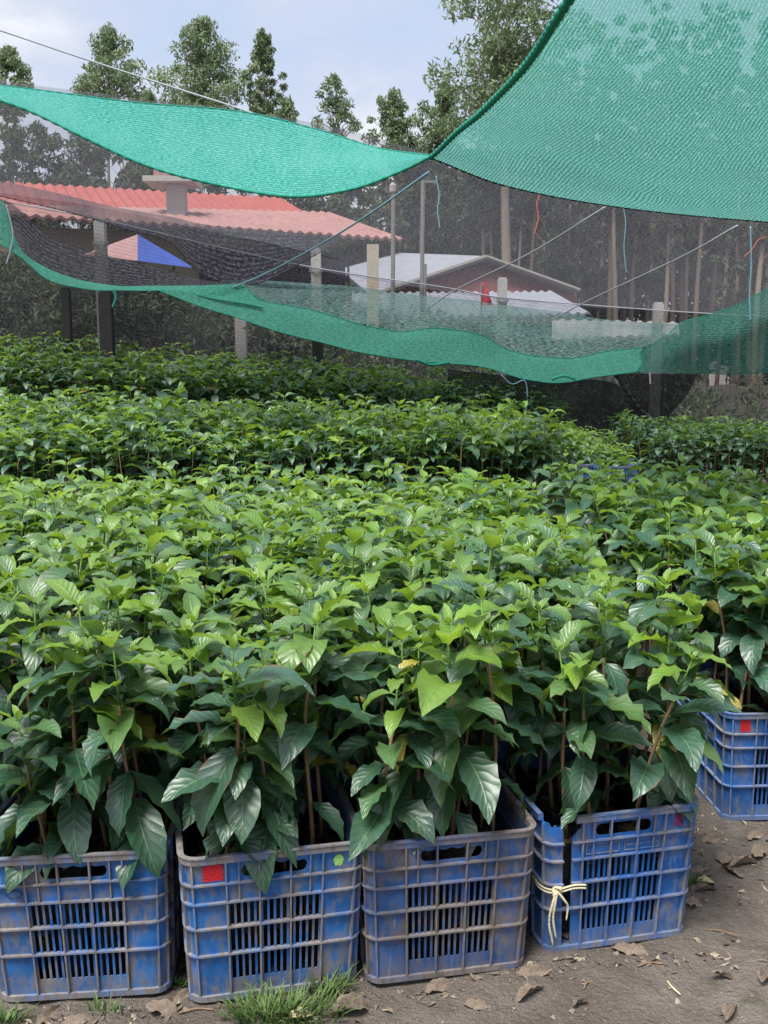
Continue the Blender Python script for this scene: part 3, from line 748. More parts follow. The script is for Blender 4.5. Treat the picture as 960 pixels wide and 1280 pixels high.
t = net('shade_net', 'large green shade net overhead, filling the upper right corner', [('sheet', GB, UB, NETB)], [(GB[0], .015, HEM), (far_edge, .007, BLK)])
# black ceiling net behind them, up to the line of posts
K_near = [(-150, 60, 8.6), (0, 95, 8.6), (200, 128, 8.6), (400, 158, 8.6), (540, 190, 8.4), (700, 225, 8.4), (830, 255, 8.4), (960, 265, 8.4), (1100, 280, 8.4)]
K_mid = [(-150, 200, 11), (0, 222, 11), (200, 245, 11), (400, 275, 11), (540, 290, 11), (700, 320, 11), (830, 340, 11), (960, 350, 11), (1100, 350, 11)]
K_far = [(-150, 235, 14), (0, 250, 14), (125, 272, 14), (270, 310, 14), (395, 335, 14), (560, 362, 14), (700, 380, 14), (823, 388, 14), (960, 398, 14), (1100, 398, 14)]
GK, UK = sheet([K_near, K_mid, K_far], 90, 40, .08, .8, 9)
net('shade_net', 'fine black shade net stretched between the green sheets and the concrete posts', [('sheet', GK, UK, NETK)])
# vertical black fence net
top = crom([P(*q) for q in K_far], 90); Gf = []
for k in range(30):
    f = k / 29; row = top.copy(); gz = ter(top[:, 0], top[:, 1]) + .02; row[:, 2] = top[:, 2] * (1 - f) + gz * f; row[:, 1] += .10 * np.sin(top[:, 0] * 2.3 + k * .13) * math.sin(math.pi * f) + .02 * np.sin(top[:, 0] * 9); Gf.append(row)
Gf = np.array(Gf); u = np.concatenate([[0], np.cumsum(np.linalg.norm(np.diff(Gf[0], axis=0), axis=1))]); v = np.linspace(0, 2.5, 30)
Uf = np.stack(np.meshgrid(u, v), -1)
net('net_fence', 'tall black mesh netting closing the far side of the nursery behind the beds', [('sheet', Gf, Uf, NETC)])
bpy.data.objects['net_fence']['category'] = 'net fence'
# black swag hanging across the red roof
S1 = [(-60, 222, 12.6), (0, 234, 12.6), (60, 258, 12.6), (120, 276, 12.6), (200, 296, 12.6), (300, 312, 12.6), (420, 302, 12.5)]
S2 = [(-60, 226, 12.4), (0, 240, 12.4), (70, 266, 12.2), (140, 290, 12.2), (210, 322, 12.2), (300, 338, 12.2), (421, 303, 12.5)]
S3 = [(-60, 230, 12.2), (0, 246, 12.2), (80, 275, 12.2), (150, 312, 12.2), (215, 345, 12.2), (310, 356, 12.2), (422, 304, 12.5)]
GS, US = sheet([S1, S2[:], S3], 70, 16, .05, 1.5, 4)
S1b = [(-60, 232, 12.0), (10, 250, 12.0), (60, 296, 12.0), (120, 318, 12.0), (180, 332, 12.0), (250, 352, 12.0), (310, 358, 12.0)]
S2b = [(-60, 262, 11.9), (14, 285, 11.9), (60, 322, 11.9), (120, 340, 11.9), (180, 350, 11.9), (250, 357, 11.9), (310, 359, 12.0)]
S3b = [(-60, 282, 11.8), (22, 310, 11.8), (60, 342, 11.8), (120, 357, 11.8), (180, 362, 11.8), (250, 360, 11.8), (310, 360, 12.0)]
GS2, US2 = sheet([S1b, S2b, S3b], 60, 16, .06, 1.6, 8)
# upper swag is the narrow dark belt under the wire
U1 = [(0, 226, 12.9), (80, 244, 12.9), (160, 262, 12.9), (215, 272, 12.9), (260, 280, 12.9), (340, 288, 12.9), (425, 298, 12.9)]
U2 = [(0, 236, 12.8), (80, 254, 12.8), (160, 276, 12.8), (215, 288, 12.8), (262, 312, 12.8), (330, 328, 12.8), (424, 300, 12.9)]
U3 = [(0, 245, 12.7), (80, 264, 12.7), (160, 288, 12.7), (212, 303, 12.7), (250, 340, 12.7), (320, 354, 12.7), (422, 304, 12.9)]
GU, UU_ = sheet([U1, U2, U3], 70, 16, .05, 1.5, 14)
net('shade_net', 'dark folded black net sagging in front of the red roof and grille', [('sheet', GU, UU_, NETS)], [(GU[-1], .006, BLK)])
net('shade_net', 'narrow black net belt slung just above the green swag at the left', [('sheet', GS2, US2, NETS)])
# D: low green sheet seen from above, with hanging flap
D_far = [(280, 350, 13.4), (340, 352, 13.4), (470, 362, 13.4), (560, 372, 13.4), (640, 385, 13.4), (740, 396, 13.4), (850, 404, 13.2)]
D_mid = [(292, 354, 12.2), (370, 372, 12.2), (480, 388, 12.2), (560, 396, 12.2), (650, 414, 12.2), (750, 420, 12.2), (848, 408, 12.4)]
D_near = [(302, 357, 11.2), (330, 380, 11.2), (375, 402, 11.2), (456, 407, 11.2), (500, 424, 11.2), (560, 422, 11.2), (600, 420, 11.2), (640, 444, 11.2), (700, 452, 11.2), (760, 446, 11.2), (802, 436, 11.2), (845, 410, 11.6)]
GD, UD = sheet([D_far, D_mid, D_near], 110, 30, .06, 2.0, 12)
Fl_top = [(300, 357, 11.2), (332, 379, 11.2), (380, 384, 11.2), (420, 394, 11.2), (456, 407, 11.18), (500, 413, 11.2), (545, 410, 11.2), (600, 420, 11.2), (640, 440, 11.2), (700, 446, 11.2), (760, 440, 11.2), (802, 434, 11.2)]
Fl_bot = [(200, 363, 11.05), (270, 388, 11.05), (350, 415, 11.05), (420, 433, 11.05), (500, 448, 11.05), (570, 455, 11.05), (620, 464, 11.05), (660, 473, 11.05), (700, 479, 11.05), (750, 470, 11.05), (805, 466, 11.05)]
GFl, UFl = sheet([Fl_top, Fl_bot], 110, 10, .04, 2.5, 21)
L_top = [(-40, 240, 11.4), (2, 252, 11.4), (22, 308, 11.4), (60, 336, 11.4), (110, 350, 11.4), (170, 357, 11.3), (240, 358, 11.25), (304, 356, 11.2)]
L_bot = [(-40, 296, 11.3), (0, 305, 11.3), (26, 322, 11.3), (60, 350, 11.3), (110, 361, 11.3), (160, 362, 11.2), (230, 366, 11.1), (330, 386, 11.1)]
GL, UL = sheet([L_top, L_bot], 90, 10, .04, 2.5, 31)
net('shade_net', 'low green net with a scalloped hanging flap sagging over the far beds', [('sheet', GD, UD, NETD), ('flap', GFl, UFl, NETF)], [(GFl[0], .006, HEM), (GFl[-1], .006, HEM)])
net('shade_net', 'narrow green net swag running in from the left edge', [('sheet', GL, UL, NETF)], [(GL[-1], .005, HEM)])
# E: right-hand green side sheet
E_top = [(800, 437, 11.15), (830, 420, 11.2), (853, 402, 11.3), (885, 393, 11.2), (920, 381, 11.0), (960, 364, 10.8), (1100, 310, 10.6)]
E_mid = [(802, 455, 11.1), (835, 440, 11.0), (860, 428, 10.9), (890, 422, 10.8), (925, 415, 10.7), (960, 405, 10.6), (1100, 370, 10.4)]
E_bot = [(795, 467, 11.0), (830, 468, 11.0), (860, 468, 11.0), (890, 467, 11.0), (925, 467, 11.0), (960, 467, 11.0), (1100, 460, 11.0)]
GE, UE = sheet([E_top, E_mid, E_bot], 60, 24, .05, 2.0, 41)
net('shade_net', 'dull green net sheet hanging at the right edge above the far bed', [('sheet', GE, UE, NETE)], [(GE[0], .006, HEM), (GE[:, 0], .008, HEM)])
# gathered black curtain
C1 = [(770, 468, 10.9), (800, 505, 10.9), (822, 532, 10.9), (826, 545, 10.9)]
cols_ = []
for k in range(9):
    f = k / 8; xt = 768 + 104 * f
    cols_.append([(xt, 467, 11.3 + .12 * math.sin(k * 2.2)), (xt + (826 - xt) * .30, 495, 11.3 + .14 * math.sin(k * 2.2)), (xt + (826 - xt) * .78, 520, 11.3 + .08 * math.sin(k * 2.2)), (818 + 14 * f, 536, 11.28 + .04 * math.sin(k * 2.2))])
GT, UT = sheet(cols_, 30, 80, .0)
c2s = []
for k in range(7):
    f = k / 6
    c2s.append([(560, 462 + 70 * f, 12.0), (680, 474 + 74 * f, 11.8), (770, 480 + 70 * f, 11.5 + .1 * math.sin(k * 2)), (822, 534 + 6 * f, 11.32)])
GT2, UT2 = sheet(c2s, 40, 30, .0)
# twisted tail falling from the knot
net('net_curtain', 'black net curtain bunched and tied in a knot to a short pale post', [('drape', GT, UT, NETT), ('side_drape', GT2, UT2, NETT)], [(crom([P(*q) for q in ((770, 468, 11.1), (795, 505, 11.15), (815, 528, 11.2), (826, 536, 11.25))], 20), .022, BLK), (crom([P(*q) for q in ((815, 533, 11.2), (826, 538, 11.2), (838, 534, 11.2))], 10), .03, BLK)])
bpy.data.objects['net_curtain']['category'] = 'net curtain'

# ------------------------------------------------------------------ posts
def post(px, ytop, D, w_, label, mat=CONC, name='concrete_post', group='posts along the net fence', round_=False):
    p = P(px, ytop, D); gz = float(ter(p[0], p[1])) - .1
    t = empty(name, (p[0], p[1], gz), label=label, cat='post', group=group)
    mb = MB()
    if round_: mb.tube([(0, 0, 0), (0, 0, (p[2] - gz) * .5), (.01, 0, p[2] - gz)], w_ / 2, 10)
    else:
        mb.box((0, 0, (p[2] - gz) / 2), (w_, w_, p[2] - gz)); 
        mb.box((0, 0, p[2] - gz + .012), (w_ * .8, w_ * .8, .02))
    mb.build('shaft', mat, t)
    if mat is not CONC or w_ > .145 or w_ < .1: return t
    mb = MB()
    for k in range(3):
        th = np.linspace(0, 2 * np.pi, 13); z = (p[2] - gz) - .25 - .02 * k; mb.tube([(w_ * .75 * math.cos(a), w_ * .75 * math.sin(a), z) for a in th], .004, 5)
    mb.build('tie_wire', WIREM, t)
    return t
post(125, 278, 14.2, .14, 'square concrete post beside the pink and blue canopy')
post(395, 312, 14.2, .13, 'square concrete post in front of the barred window')
post(628, 349, 14.2, .12, 'square concrete post just right of the red flag')
post(823, 380, 14.2, .12, 'short concrete post farthest right above the green net')
post(132, 366, 12.9, .15, 'square post coloured dark for net shade under the left green swag, thicker of two', DARKW, 'dark_post')  # lower run of a concrete post, net shade put into its colour
post(82, 362, 13.2, .10, 'dark thin post under the left green swag, thinner of two', DARKW, 'dark_post')
post(397, 425, 13.0, .13, 'post coloured dark for net shade below the middle of the green flap', DARKW, 'dark_post')  # concrete post foot, coloured dark where the mesh dims it
post(301, 395, 14.6, .15, 'pale stone pillar glimpsed behind the black mesh')
0 and post(232, 372, 15.5, .22, 'broad pale pillar behind the mesh, left of the stone one')
post(824, 540, 11.25, .06, 'short pale stake under the knotted black curtain', CONC, 'wooden_stake')
post(491, 238, 16.5, .07, 'thin wooden pole with a pale bottle cap beside the red roof end', POLE, 'wooden_pole', round_=True)
post(528, 226, 16.8, .07, 'thin wooden pole with a short crossbar, right of the capped one', POLE, 'wooden_pole', round_=True)
post(531, 330, 17.6, .05, 'short thin pole standing before the gabled roof', POLE, 'wooden_pole', round_=True)
pp = P(491, 240, 16.5); mb = MB(); mb.tube([(0, 0, 0), (0, 0, .10), (0, 0, .14)], [.055, .055, .02], 10)
o = mb.build('pole_cap', PALE, None, loc=(pp[0], pp[1], pp[2] + .0)); tag(o, 'pale plastic bottle capping a thin wooden pole', 'bottle')
pp = P(536, 227, 16.8); mb = MB(); mb.box((0, 0, 0), (.22, .03, .03)); o = mb.build('crossbar', POLE, None, loc=pp); tag(o, 'short crossbar nailed to the top of a thin pole', 'crossbar')

# ------------------------------------------------------------------ cords and strings
def cord(pts, r_, mat, label, name='cord', group=None, sag=0):
    p = crom([P(*q) for q in pts], 40); mb = MB(); o0 = p[0].copy(); mb.tube(p - o0, r_, 6)
    o = mb.build(name, mat, None, True, loc=o0); return tag(o, label, 'cord' if name == 'cord' else name.split('_')[-1], group)
cord([(-60, 20, 8.1), (0, 38, 8.1), (95, 70, 8.1), (200, 104, 8.1), (300, 136, 7.95), (380, 166, 7.85), (470, 190, 7.7)], .007, WIREM, 'grey cable running down across the sky to the bright green net', 'support_cable')
cord([(536, 215, 8), (470, 262, 8.6), (410, 300, 9.6), (340, 338, 11), (285, 362, 11.2)], .008, PVC, 'pale blue guy rope slanting across the end of the red roof', 'guy_rope')
cord([(758, 258, 8.1), (660, 318, 9.6), (570, 362, 11.4), (540, 382, 12)], .007, WIREM, 'grey guy rope slanting past the gable to the low net', 'guy_rope')
cord([(922, 282, 8), (850, 322, 9), (735, 376, 11), (690, 400, 12)], .007, WIREM, 'grey guy rope slanting across the tree trunks at the right', 'guy_rope')
cord([(-60, 232, 13.6), (0, 250, 13.6), (125, 274, 13.6), (270, 308, 13.6), (395, 335, 13.6), (560, 360, 13.6), (628, 372, 13.6), (823, 388, 13.6), (960, 396, 13.6)], .009, WIREM, 'long pale wire strung from post to post behind the nets', 'fence_wire')
cord([(545, 220, 7.9), (549, 245, 7.9), (547, 262, 7.9), (550, 286, 7.9)], .006, PVC, 'loose blue string hanging from the net seam near the two poles', 'loose_string')
cord([(676, 240, 8), (671, 256, 8), (673, 272, 8), (668, 293, 8)], .0055, PVCO, 'loose orange ribbon hanging from the edge of the overhead net', 'loose_ribbon')
cord([(779, 258, 8), (782, 280, 8), (780, 310, 8), (783, 342, 8)], .004, PVC, 'thin green string hanging in front of the tree trunks', 'loose_string')
cord([(938, 283, 8), (939, 330, 8), (937, 370, 8), (938, 402, 8)], .006, PVC, 'long blue string hanging at the right edge', 'loose_string')
cord([(958, 296, 7.9), (948, 300, 7.9), (940, 312, 7.9), (930, 321, 7.9)], .004, PVCO, 'curled orange thread at the right edge below the net', 'loose_string')
cord([(626, 468, 11), (640, 480, 11), (656, 476, 11), (659, 500, 11), (655, 525, 11)], .006, PVC, 'blue string hanging under the low flap', 'loose_string')
cord([(8, 256, 11.3), (16, 290, 11.3), (14, 310, 11.3), (8, 330, 11.3)], .008, WIREM, 'pale cord end hanging at the far left green net', 'loose_string')
cord([(812, 466, 11), (813, 480, 11)], .008, PALE, 'short white tie hanging under the right green net', 'loose_string')
cord([(142, 362, 11.2), (145, 372, 11.2), (141, 384, 11.2)], .014, HEM, 'frayed green tie hanging under the left swag', 'loose_string')
for k, q in enumerate([((520, 450, 11), (540, 456, 11.05), (562, 453, 11)), ((690, 474, 11), (705, 470, 11), (720, 474, 11))]):
    cord(q, .016, HEM, ['small torn green shred under the middle of the flap', 'small green knot at the lowest point of the flap'][k], 'net_scrap')

# ------------------------------------------------------------------ buildings
def slab(mb, c, th=.05, corr=0, pitch=.2, nu=None, mi=0):
    """c: four corners (eave a, eave b, ridge b, ridge a)"""
    a, b, c2_, d = [np.array(q, float) for q in c]
    L = np.linalg.norm(b - a); n = nu or (max(2, int(L / pitch * 6)) if corr else 2)
    nrm = np.cross(b - a, d - a); nrm /= np.linalg.norm(nrm)
    if nrm[2] < 0: nrm = -nrm
    t = np.linspace(0, 1, n)[:, None]
    w_ = (corr * np.cos(2 * np.pi * t * L / pitch)) * nrm if corr else 0 * nrm * t
    lo = a + (b - a) * t + w_; hi = d + (c2_ - d) * t + w_
    Gt = np.stack([lo, hi]); mb.grid(Gt, mi); mb.grid(Gt - nrm * th, mi)
    mb.grid(np.stack([lo, lo - nrm * th]), mi); mb.grid(np.stack([hi, hi - nrm * th]), mi)
    mb.grid(np.stack([np.stack([lo[0], hi[0]]), np.stack([lo[0], hi[0]]) - nrm * th]), mi)
    mb.grid(np.stack([np.stack([lo[-1], hi[-1]]), np.stack([lo[-1], hi[-1]]) - nrm * th]), mi)
def part(mb, name, mat, t):
    off = np.array(t.location); mb.V = [v - off for v in mb.V]; return mb.build(name, mat, t)
def wall_between(a, b, z0, z1, th=.15, back=0):
    mb = MB(); a = np.array(a, float); b = np.array(b, float); d = b - a; d[2] = 0; L = np.linalg.norm(d); rz = math.atan2(d[1], d[0])
    rot = [[math.cos(rz), -math.sin(rz), 0], [math.sin(rz), math.cos(rz), 0], [0, 0, 1]]
    c = (a + b) / 2; nb = np.array([-math.sin(rz), math.cos(rz), 0]) * back
    z1a = z1; mb.box((c[0] + nb[0], c[1] + nb[1], (z0 + z1a) / 2), (L, th, z1a - z0), rot); return mb
# red-roofed house
ea, eb = P(30, 268, 17.3), P(503, 298, 20.2)
h1 = empty('red_roof_house', (ea[0], ea[1], .6), label='long low house with bright red and faded pink metal roofs, ochre walls and barred opening', cat='house')
mb = MB(); slab(mb, [ea, eb, P(410, 265, 23.6), P(-40, 255, 19.8)], .05, .025, .19); part(mb, 'front_roof', PINK, h1)
mb = MB(); slab(mb, [P(-160, 250, 20.5), P(382, 266, 24.6), P(350, 247, 27.5), P(-160, 218, 23)], .05, .025, .22); part(mb, 'rear_roof', RED, h1)
mb = MB(); slab(mb, [P(-60, 262, 19.9), P(382, 269.5, 23.9), P(382, 265, 24.4), P(-60, 254, 20.4)], .08); part(mb, 'flashing', PALE, h1)
dirn = (eb - ea); dirn[2] = 0; dirn /= np.linalg.norm(dirn); bk = np.array([-dirn[1], dirn[0], 0])
wa, wb = ea + bk * .7 + dirn * 0, ea + dirn * 2.6 + bk * .7
part(wall_between(ea - dirn * 3 + bk * .75, ea + dirn * 3.05 + bk * .75, 0, ea[2] - .1), 'wall', OCHRE, h1)
part(wall_between(ea + dirn * 2.8 + bk * 2.6, eb - dirn * .1 + bk * 2.6, 0, ea[2] - .1), 'inner_wall', DARKW, h1)  # dark wall colour stands for the dim interior behind the bars
p1 = P(466, 306, 19.9); mb = MB(); mb.box((p1[0], p1[1], p1[2] / 2), (.22, .22, p1[2])); part(mb, 'corner_pillar', CREAM, h1)
mb = MB(); mb.box((0, 0, 0), (.01, .01, .01)); mb = MB()
for k in range(16):
    q = ea + dirn * (3.1 + (np.linalg.norm((eb - ea)[:2]) - 4.0) * k / 15) + bk * .5
    mb.box((q[0], q[1], 1.6), (.04, .04, 3.4))
for z in (2.1, 2.9): 
    q0, q1 = ea + dirn * 3.1 + bk * .5, eb - dirn * .9 + bk * .5
    mb.tube([(q0[0], q0[1], z), (q1[0], q1[1], z)], .03, 6)
part(mb, 'window_bars', BARM, h1)
cpz = P(222, 278, 20.6); zt = P(222, 232, 20.6)[2]
mb = MB(); mb.box((cpz[0], cpz[1], (3.6 + zt) / 2), (.34, .34, zt - 3.6)); ch = part(mb, 'chimney', CONC, h1)
mb = MB(); q = P(216, 228, 20.6); mb.box((q[0], q[1], q[2]), (.95, .95, .10)); mb.V = [v - np.array(h1.location) for v in mb.V]; mb.build('chimney_cap', CONC, ch)
mb = MB(); q = P(214, 216, 20.6); mb.tube([(q[0], q[1], q[2] - .13), (q[0], q[1], q[2] + .10), (q[0], q[1], q[2] + .2)], [.33, .33, .1], 14); mb.V = [v - np.array(h1.location) for v in mb.V]; mb.build('water_tank', PINK, ch)
mb = MB(); q = P(742 - 2, 300, 20); q = P(738, 310, 20)
# gabled house
ap = P(607, 320, 30.0); el = P(462, 368, 28.2); er = P(724, 361, 30.6)
h2 = empty('gabled_house', (ap[0], ap[1], 0), label='gabled maroon brick house with a grey metal roof behind the low net', cat='house')
bk2 = np.array([-.34, .94, 0]) * 7
mb = MB(); slab(mb, [el, ap, P(500, 316, 35.5), P(425, 336, 34.0)], .12, .0); slab(mb, [er, ap, ap + bk2, er + bk2], .12); part(mb, 'roof', ZINC, h2)
bg_ = np.array([0, .35, 0]); mb = MB()
V = np.array([el + bg_ - (0, 0, .12), er + bg_ - (0, 0, .12), ap + bg_ - (0, 0, .14), [er[0], er[1] + .35, -.4], [el[0], el[1] + .35, -.4]]); Vb = V + bk2 * .9
mb.add(np.vstack([V, Vb]), [[4, 3, 1, 0]]); mb.Fc.append((np.array([[0, 1, 2], [5, 7, 6]]), 0)); mb.Fc.append((np.array([[9, 5, 6, 8], [4, 0, 5, 9], [3, 8, 6, 1]]), 0)); part(mb, 'wall', BRICK, h2)
mb = MB(); mb.tube([el - (0, .05, .05), ap - (0, .05, .03)], .07, 6); mb.tube([er - (0, .05, .05), ap - (0, .05, .03)], .07, 6); part(mb, 'bargeboard', POLE, h2)
# lean-to
h3 = empty('lean_to_shed', tuple(P(600, 400, 22)), label='low lean-to shed with pale grey corrugated roof in front of the gabled house', cat='shed')
fl, fr_ = P(440, 398, 21), P(738, 391, 21.5); mb = MB(); slab(mb, [fl, fr_, P(690, 364, 26), P(440, 366, 26)], .05, .025, .2); part(mb, 'roof', ZINC, h3)
part(wall_between(fl + (0, .5, 0), fr_ + (-.3, .5, 0), -.5, fl[2] - .06), 'wall', DARKW, h3)
h4 = empty('flat_roof_shed', tuple(P(770, 410, 19)), label='low shed with a pale pinkish roof left of the last concrete post', cat='shed')
fl, fr_ = P(690, 424, 17.8), P(850, 417, 18.2); mb = MB(); slab(mb, [fl, fr_, P(848, 403, 19.8), P(690, 399, 19.8)], .05, .02, .2); part(mb, 'roof', PALE, h4)
part(wall_between(fl + (0, .3, 0), fr_ + (0, .3, 0), -.5, fl[2] - .05), 'wall', DARKW, h4)
# house behind left of gable (white bump)
# pink / blue canopy
ax = P(172, 293, 16); t = empty('canopy_tent', (ax[0], ax[1], .9), label='small pyramid canopy with one faded pink and one blue side', cat='canopy')
cA, cB, cC, cD_ = P(104, 318, 15.2), P(172, 326, 14.9), P(243, 335, 16), P(180, 318, 17)
mb = MB(); mb.add([ax, cA, cB, cD_], [[0, 1, 2, 2]]); mb = MB(); mb.V = [np.array([ax, cA, cB, cD_])]; mb.UV = [np.zeros((4, 2))]; mb.C = [np.zeros((4, 4))]; mb.n = 4; mb.Fc = [(np.array([[0, 1, 2], [0, 3, 1]]), 0)]; part(mb, 'pink_side', TPINK, t)
mb = MB(); mb.V = [np.array([ax, cB, cC, cD_])]; mb.UV = [np.zeros((4, 2))]; mb.C = [np.zeros((4, 4))]; mb.n = 4; mb.Fc = [(np.array([[0, 1, 2], [0, 2, 3]]), 0)]; part(mb, 'blue_side', TBLUE, t)
mb = MB(); mb.tube([(ax[0], ax[1], .5), tuple(ax)], .03, 8); part(mb, 'pole', POLE, t)
# flag
q = P(602, 352, 15); t = empty('red_flag', (q[0], q[1], .3), label='small red flag on a stick in front of the grey shed roof', cat='flag')
mb = MB(); mb.tube([(q[0], q[1], .3), tuple(q)], .012, 6); part(mb, 'stick', POLE, t)
Gd = np.array([[P(602 + 10 * u_ * (0.4 + v_), 356 + 26 * v_ - 6 * u_ * (1 - v_), 15 + .05 * math.sin(4 * u_ + 3 * v_)) for u_ in np.linspace(0, 1, 5)] for v_ in np.linspace(0, 1, 6)])
mb = MB(); mb.grid(Gd); part(mb, 'cloth', FLAG, t)
# board fence at far right
for k in range(15):
    p_ = P(872 + 7.4 * k, 484 + rnd.uniform(-3, 3), 17.5); mb = MB(); mb.box((0, 0, -.6), (.085, .02, 1.3)); mb.V = [v * (1, 1, 1) for v in mb.V]
    o = mb.build('fence_board', FBOARD, None, loc=p_); tag(o, 'weathered upright board in the grey fence at the right edge', 'fence board', 'boards of the fence at the right')

# ------------------------------------------------------------------ trees
def tree_leaf_mat(name, c1, c2):
    m = M(name); at = m.n('ShaderNodeAttribute', attribute_name='tint'); sx = m.n('ShaderNodeSeparateColor'); m.l(at.outputs[0], sx.inputs[0])
    col = m.mix(sx.outputs[1], c1, c2); p = m.pbsdf(col, .6, .3); t = m.n('ShaderNodeBsdfTranslucent'); m.put(t.inputs[0], m.mix(.5, col, (.12, .2, .04)))
    a = m.n('ShaderNodeMixShader'); a.inputs[0].default_value = .3; m.l(p, a.inputs[1]); m.l(t.outputs[0], a.inputs[2]); return m.done(a.outputs[0])
EUC = tree_leaf_mat('eucalyptus_leaf', (.13, .19, .10), (.27, .33, .19))
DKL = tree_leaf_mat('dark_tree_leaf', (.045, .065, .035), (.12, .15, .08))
def leafcloud(centers, radii, n, size, seed, flat=.75, hang=.6):
    r = np.random.default_rng(seed); k = len(centers); wts = radii ** 2; ids = r.choice(k, n, p=wts / wts.sum())
    d = r.normal(size=(n, 3)); d /= np.linalg.norm(d, axis=1)[:, None]; rr = r.random(n) ** .45
    c = centers[ids] + d * (radii[ids] * rr)[:, None] * np.array([1, 1, flat])
    a = r.normal(size=(n, 3)); a[:, 2] -= hang; a /= np.linalg.norm(a, axis=1)[:, None]; b = np.cross(a, r.normal(size=(n, 3))); b /= np.linalg.norm(b, axis=1)[:, None] + 1e-9
    L = size * r.uniform(.6, 1.4, n)[:, None]; W_ = L * .30
    V = np.stack([c - a * L, c + b * W_, c + a * L, c - b * W_], 1).reshape(-1, 3)
    Q = np.arange(4 * n).reshape(-1, 4); col = np.zeros((4 * n, 4)); cl = r.random(k)[ids] * .6 + r.random(n) * .4; col[:, 1] = np.repeat(cl, 4); col[:, 3] = 1
    return V, Q, col
def tree(px, ptop, pbot_crown, wpx, D, label, seed, mat=EUC, name='eucalyptus_tree', group='eucalyptus trees', n=2600, size=.16, gz=0.0, conical=True, trunkr=.16, forks=7, lean=0, cat='tree', nc=None):
    r = random.Random(seed); top_ = P(px, ptop, D); low = P(px, pbot_crown, D); W_ = wpx / F * D / 2
    Ht = top_[2] - gz; hb = low[2] - gz
    t = empty(name, (top_[0], D, gz), label=label, cat=cat, group=group)
    def axisp(f): return np.array([lean * f + .15 * math.sin(f * 5 + seed), .1 * math.cos(f * 4 + seed), Ht * f])
    mb = MB(); mb.tube([axisp(f) for f in np.linspace(0, .97, 12)], np.linspace(trunkr, .02, 12), 8)
    nc = nc or int(30 + (Ht - hb) * 5); n = int(n * 2.0); size = size * .70
    cs, rs = [], []
    for k in range(nc):
        f = (k + .5) / nc; z = hb + (Ht - hb) * f ** .95
        wmax = W_ * (math.sin(math.pi * min(1, .22 + .74 * f)) ** 1.0 if conical else math.sin(math.pi * (.15 + .75 * f)) ** .5)
        a = k * 2.4 + r.uniform(-.5, .5); rad = wmax * r.uniform(.1, .85)
        c = axisp(z / Ht) + np.array([math.cos(a) * rad, math.sin(a) * rad, 0]); c[2] = z
        cs.append(c); rs.append(max(.22, W_ * r.uniform(.16, .42) * (1.0 - .40 * f)))
        s0 = axisp(max(.05, (z - rad * .9) / Ht)); mid = (s0 + c) / 2 + (0, 0, rad * .12)
        mb.tube([s0, mid, c], [trunkr * .28 * (1.1 - f), trunkr * .18 * (1.1 - f), .012], 5, cap=False)
    mb.build('trunk', TBARK, t, True)
    V, Q, col = leafcloud(np.array(cs), np.array(rs), n, size, seed); mb = MB(); mb.add(V, Q, 0, None, col); mb.build('crown', mat, t)
    return t
tree(8, 60, 140, 75, 50, 'eucalyptus cut off by the left edge of the photo', 1)
tree(133, 35, 150, 105, 50, 'broad eucalyptus with a rounded top, second from the left', 2, n=3600)
tree(248, 25, 150, 125, 50, 'tallest wide pyramid-shaped eucalyptus left of centre', 3, n=4600)
tree(325, 42, 160, 62, 50, 'narrow columnar eucalyptus right of the widest one', 4, n=2600)
tree(421, 95, 185, 66, 54, 'pale sparse eucalyptus standing alone against the cloud', 5, n=1500)
tree(496, 117, 200, 74, 52, 'low eucalyptus just left of the overhead net seam', 6, n=2600)
tree(558, 104, 200, 80, 46, 'loose-branched eucalyptus behind the seam of the nets', 7, n=1900)
tree(640, -70, 178, 225, 38, 'big airy eucalyptus with drooping sprays at the top centre', 8, n=6500, size=.17, conical=False, trunkr=.25)
tree(180, 115, 200, 60, 47, 'small eucalyptus low behind the bright net', 9, n=1600)
tree(355, 125, 190, 50, 47, 'small eucalyptus beside the narrow one', 10, n=1000)
# dark trees at left behind the net
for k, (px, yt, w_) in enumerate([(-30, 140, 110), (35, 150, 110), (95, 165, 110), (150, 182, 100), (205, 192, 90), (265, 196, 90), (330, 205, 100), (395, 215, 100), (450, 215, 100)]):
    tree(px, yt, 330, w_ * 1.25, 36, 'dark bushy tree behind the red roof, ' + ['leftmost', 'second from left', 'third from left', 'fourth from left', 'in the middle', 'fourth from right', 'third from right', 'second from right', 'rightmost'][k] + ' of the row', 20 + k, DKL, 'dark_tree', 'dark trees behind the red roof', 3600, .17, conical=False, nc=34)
# plantation: straight trunks with thin crowns
for k in range(44):
    px = 500 + k * 12.2 + rnd.uniform(-5, 5); D = 43 + rnd.uniform(-3, 9); yt = 30 + rnd.uniform(-50, 110) + (60 if px < 560 else 0)
    if px < 640: yt = max(yt, 190)
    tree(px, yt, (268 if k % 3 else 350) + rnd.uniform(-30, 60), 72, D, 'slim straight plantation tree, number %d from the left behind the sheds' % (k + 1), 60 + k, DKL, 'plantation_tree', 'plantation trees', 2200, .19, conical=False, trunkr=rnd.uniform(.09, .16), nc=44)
# undergrowth mass
cs, rs = [], []
for k in range(560):
    D = rnd.uniform(53, 64) if k % 4 else rnd.uniform(40, 60); px = rnd.uniform(430, 1080) if k % 4 else rnd.uniform(-120, 480); p = P(px, rnd.uniform(235, 475) if px > 480 else rnd.uniform(330, 430), D); cs.append(p); rs.append(rnd.uniform(1.0, 2.3))
V, Q, col = leafcloud(np.array(cs), np.array(rs), 90000, .30, 5); mb = MB(); mb.add(V, Q, 0, None, col)
tag(mb.build('far_woodland_foliage', DKL), 'dark tangled foliage of the wood behind the plantation trunks', 'woodland', kind='stuff')
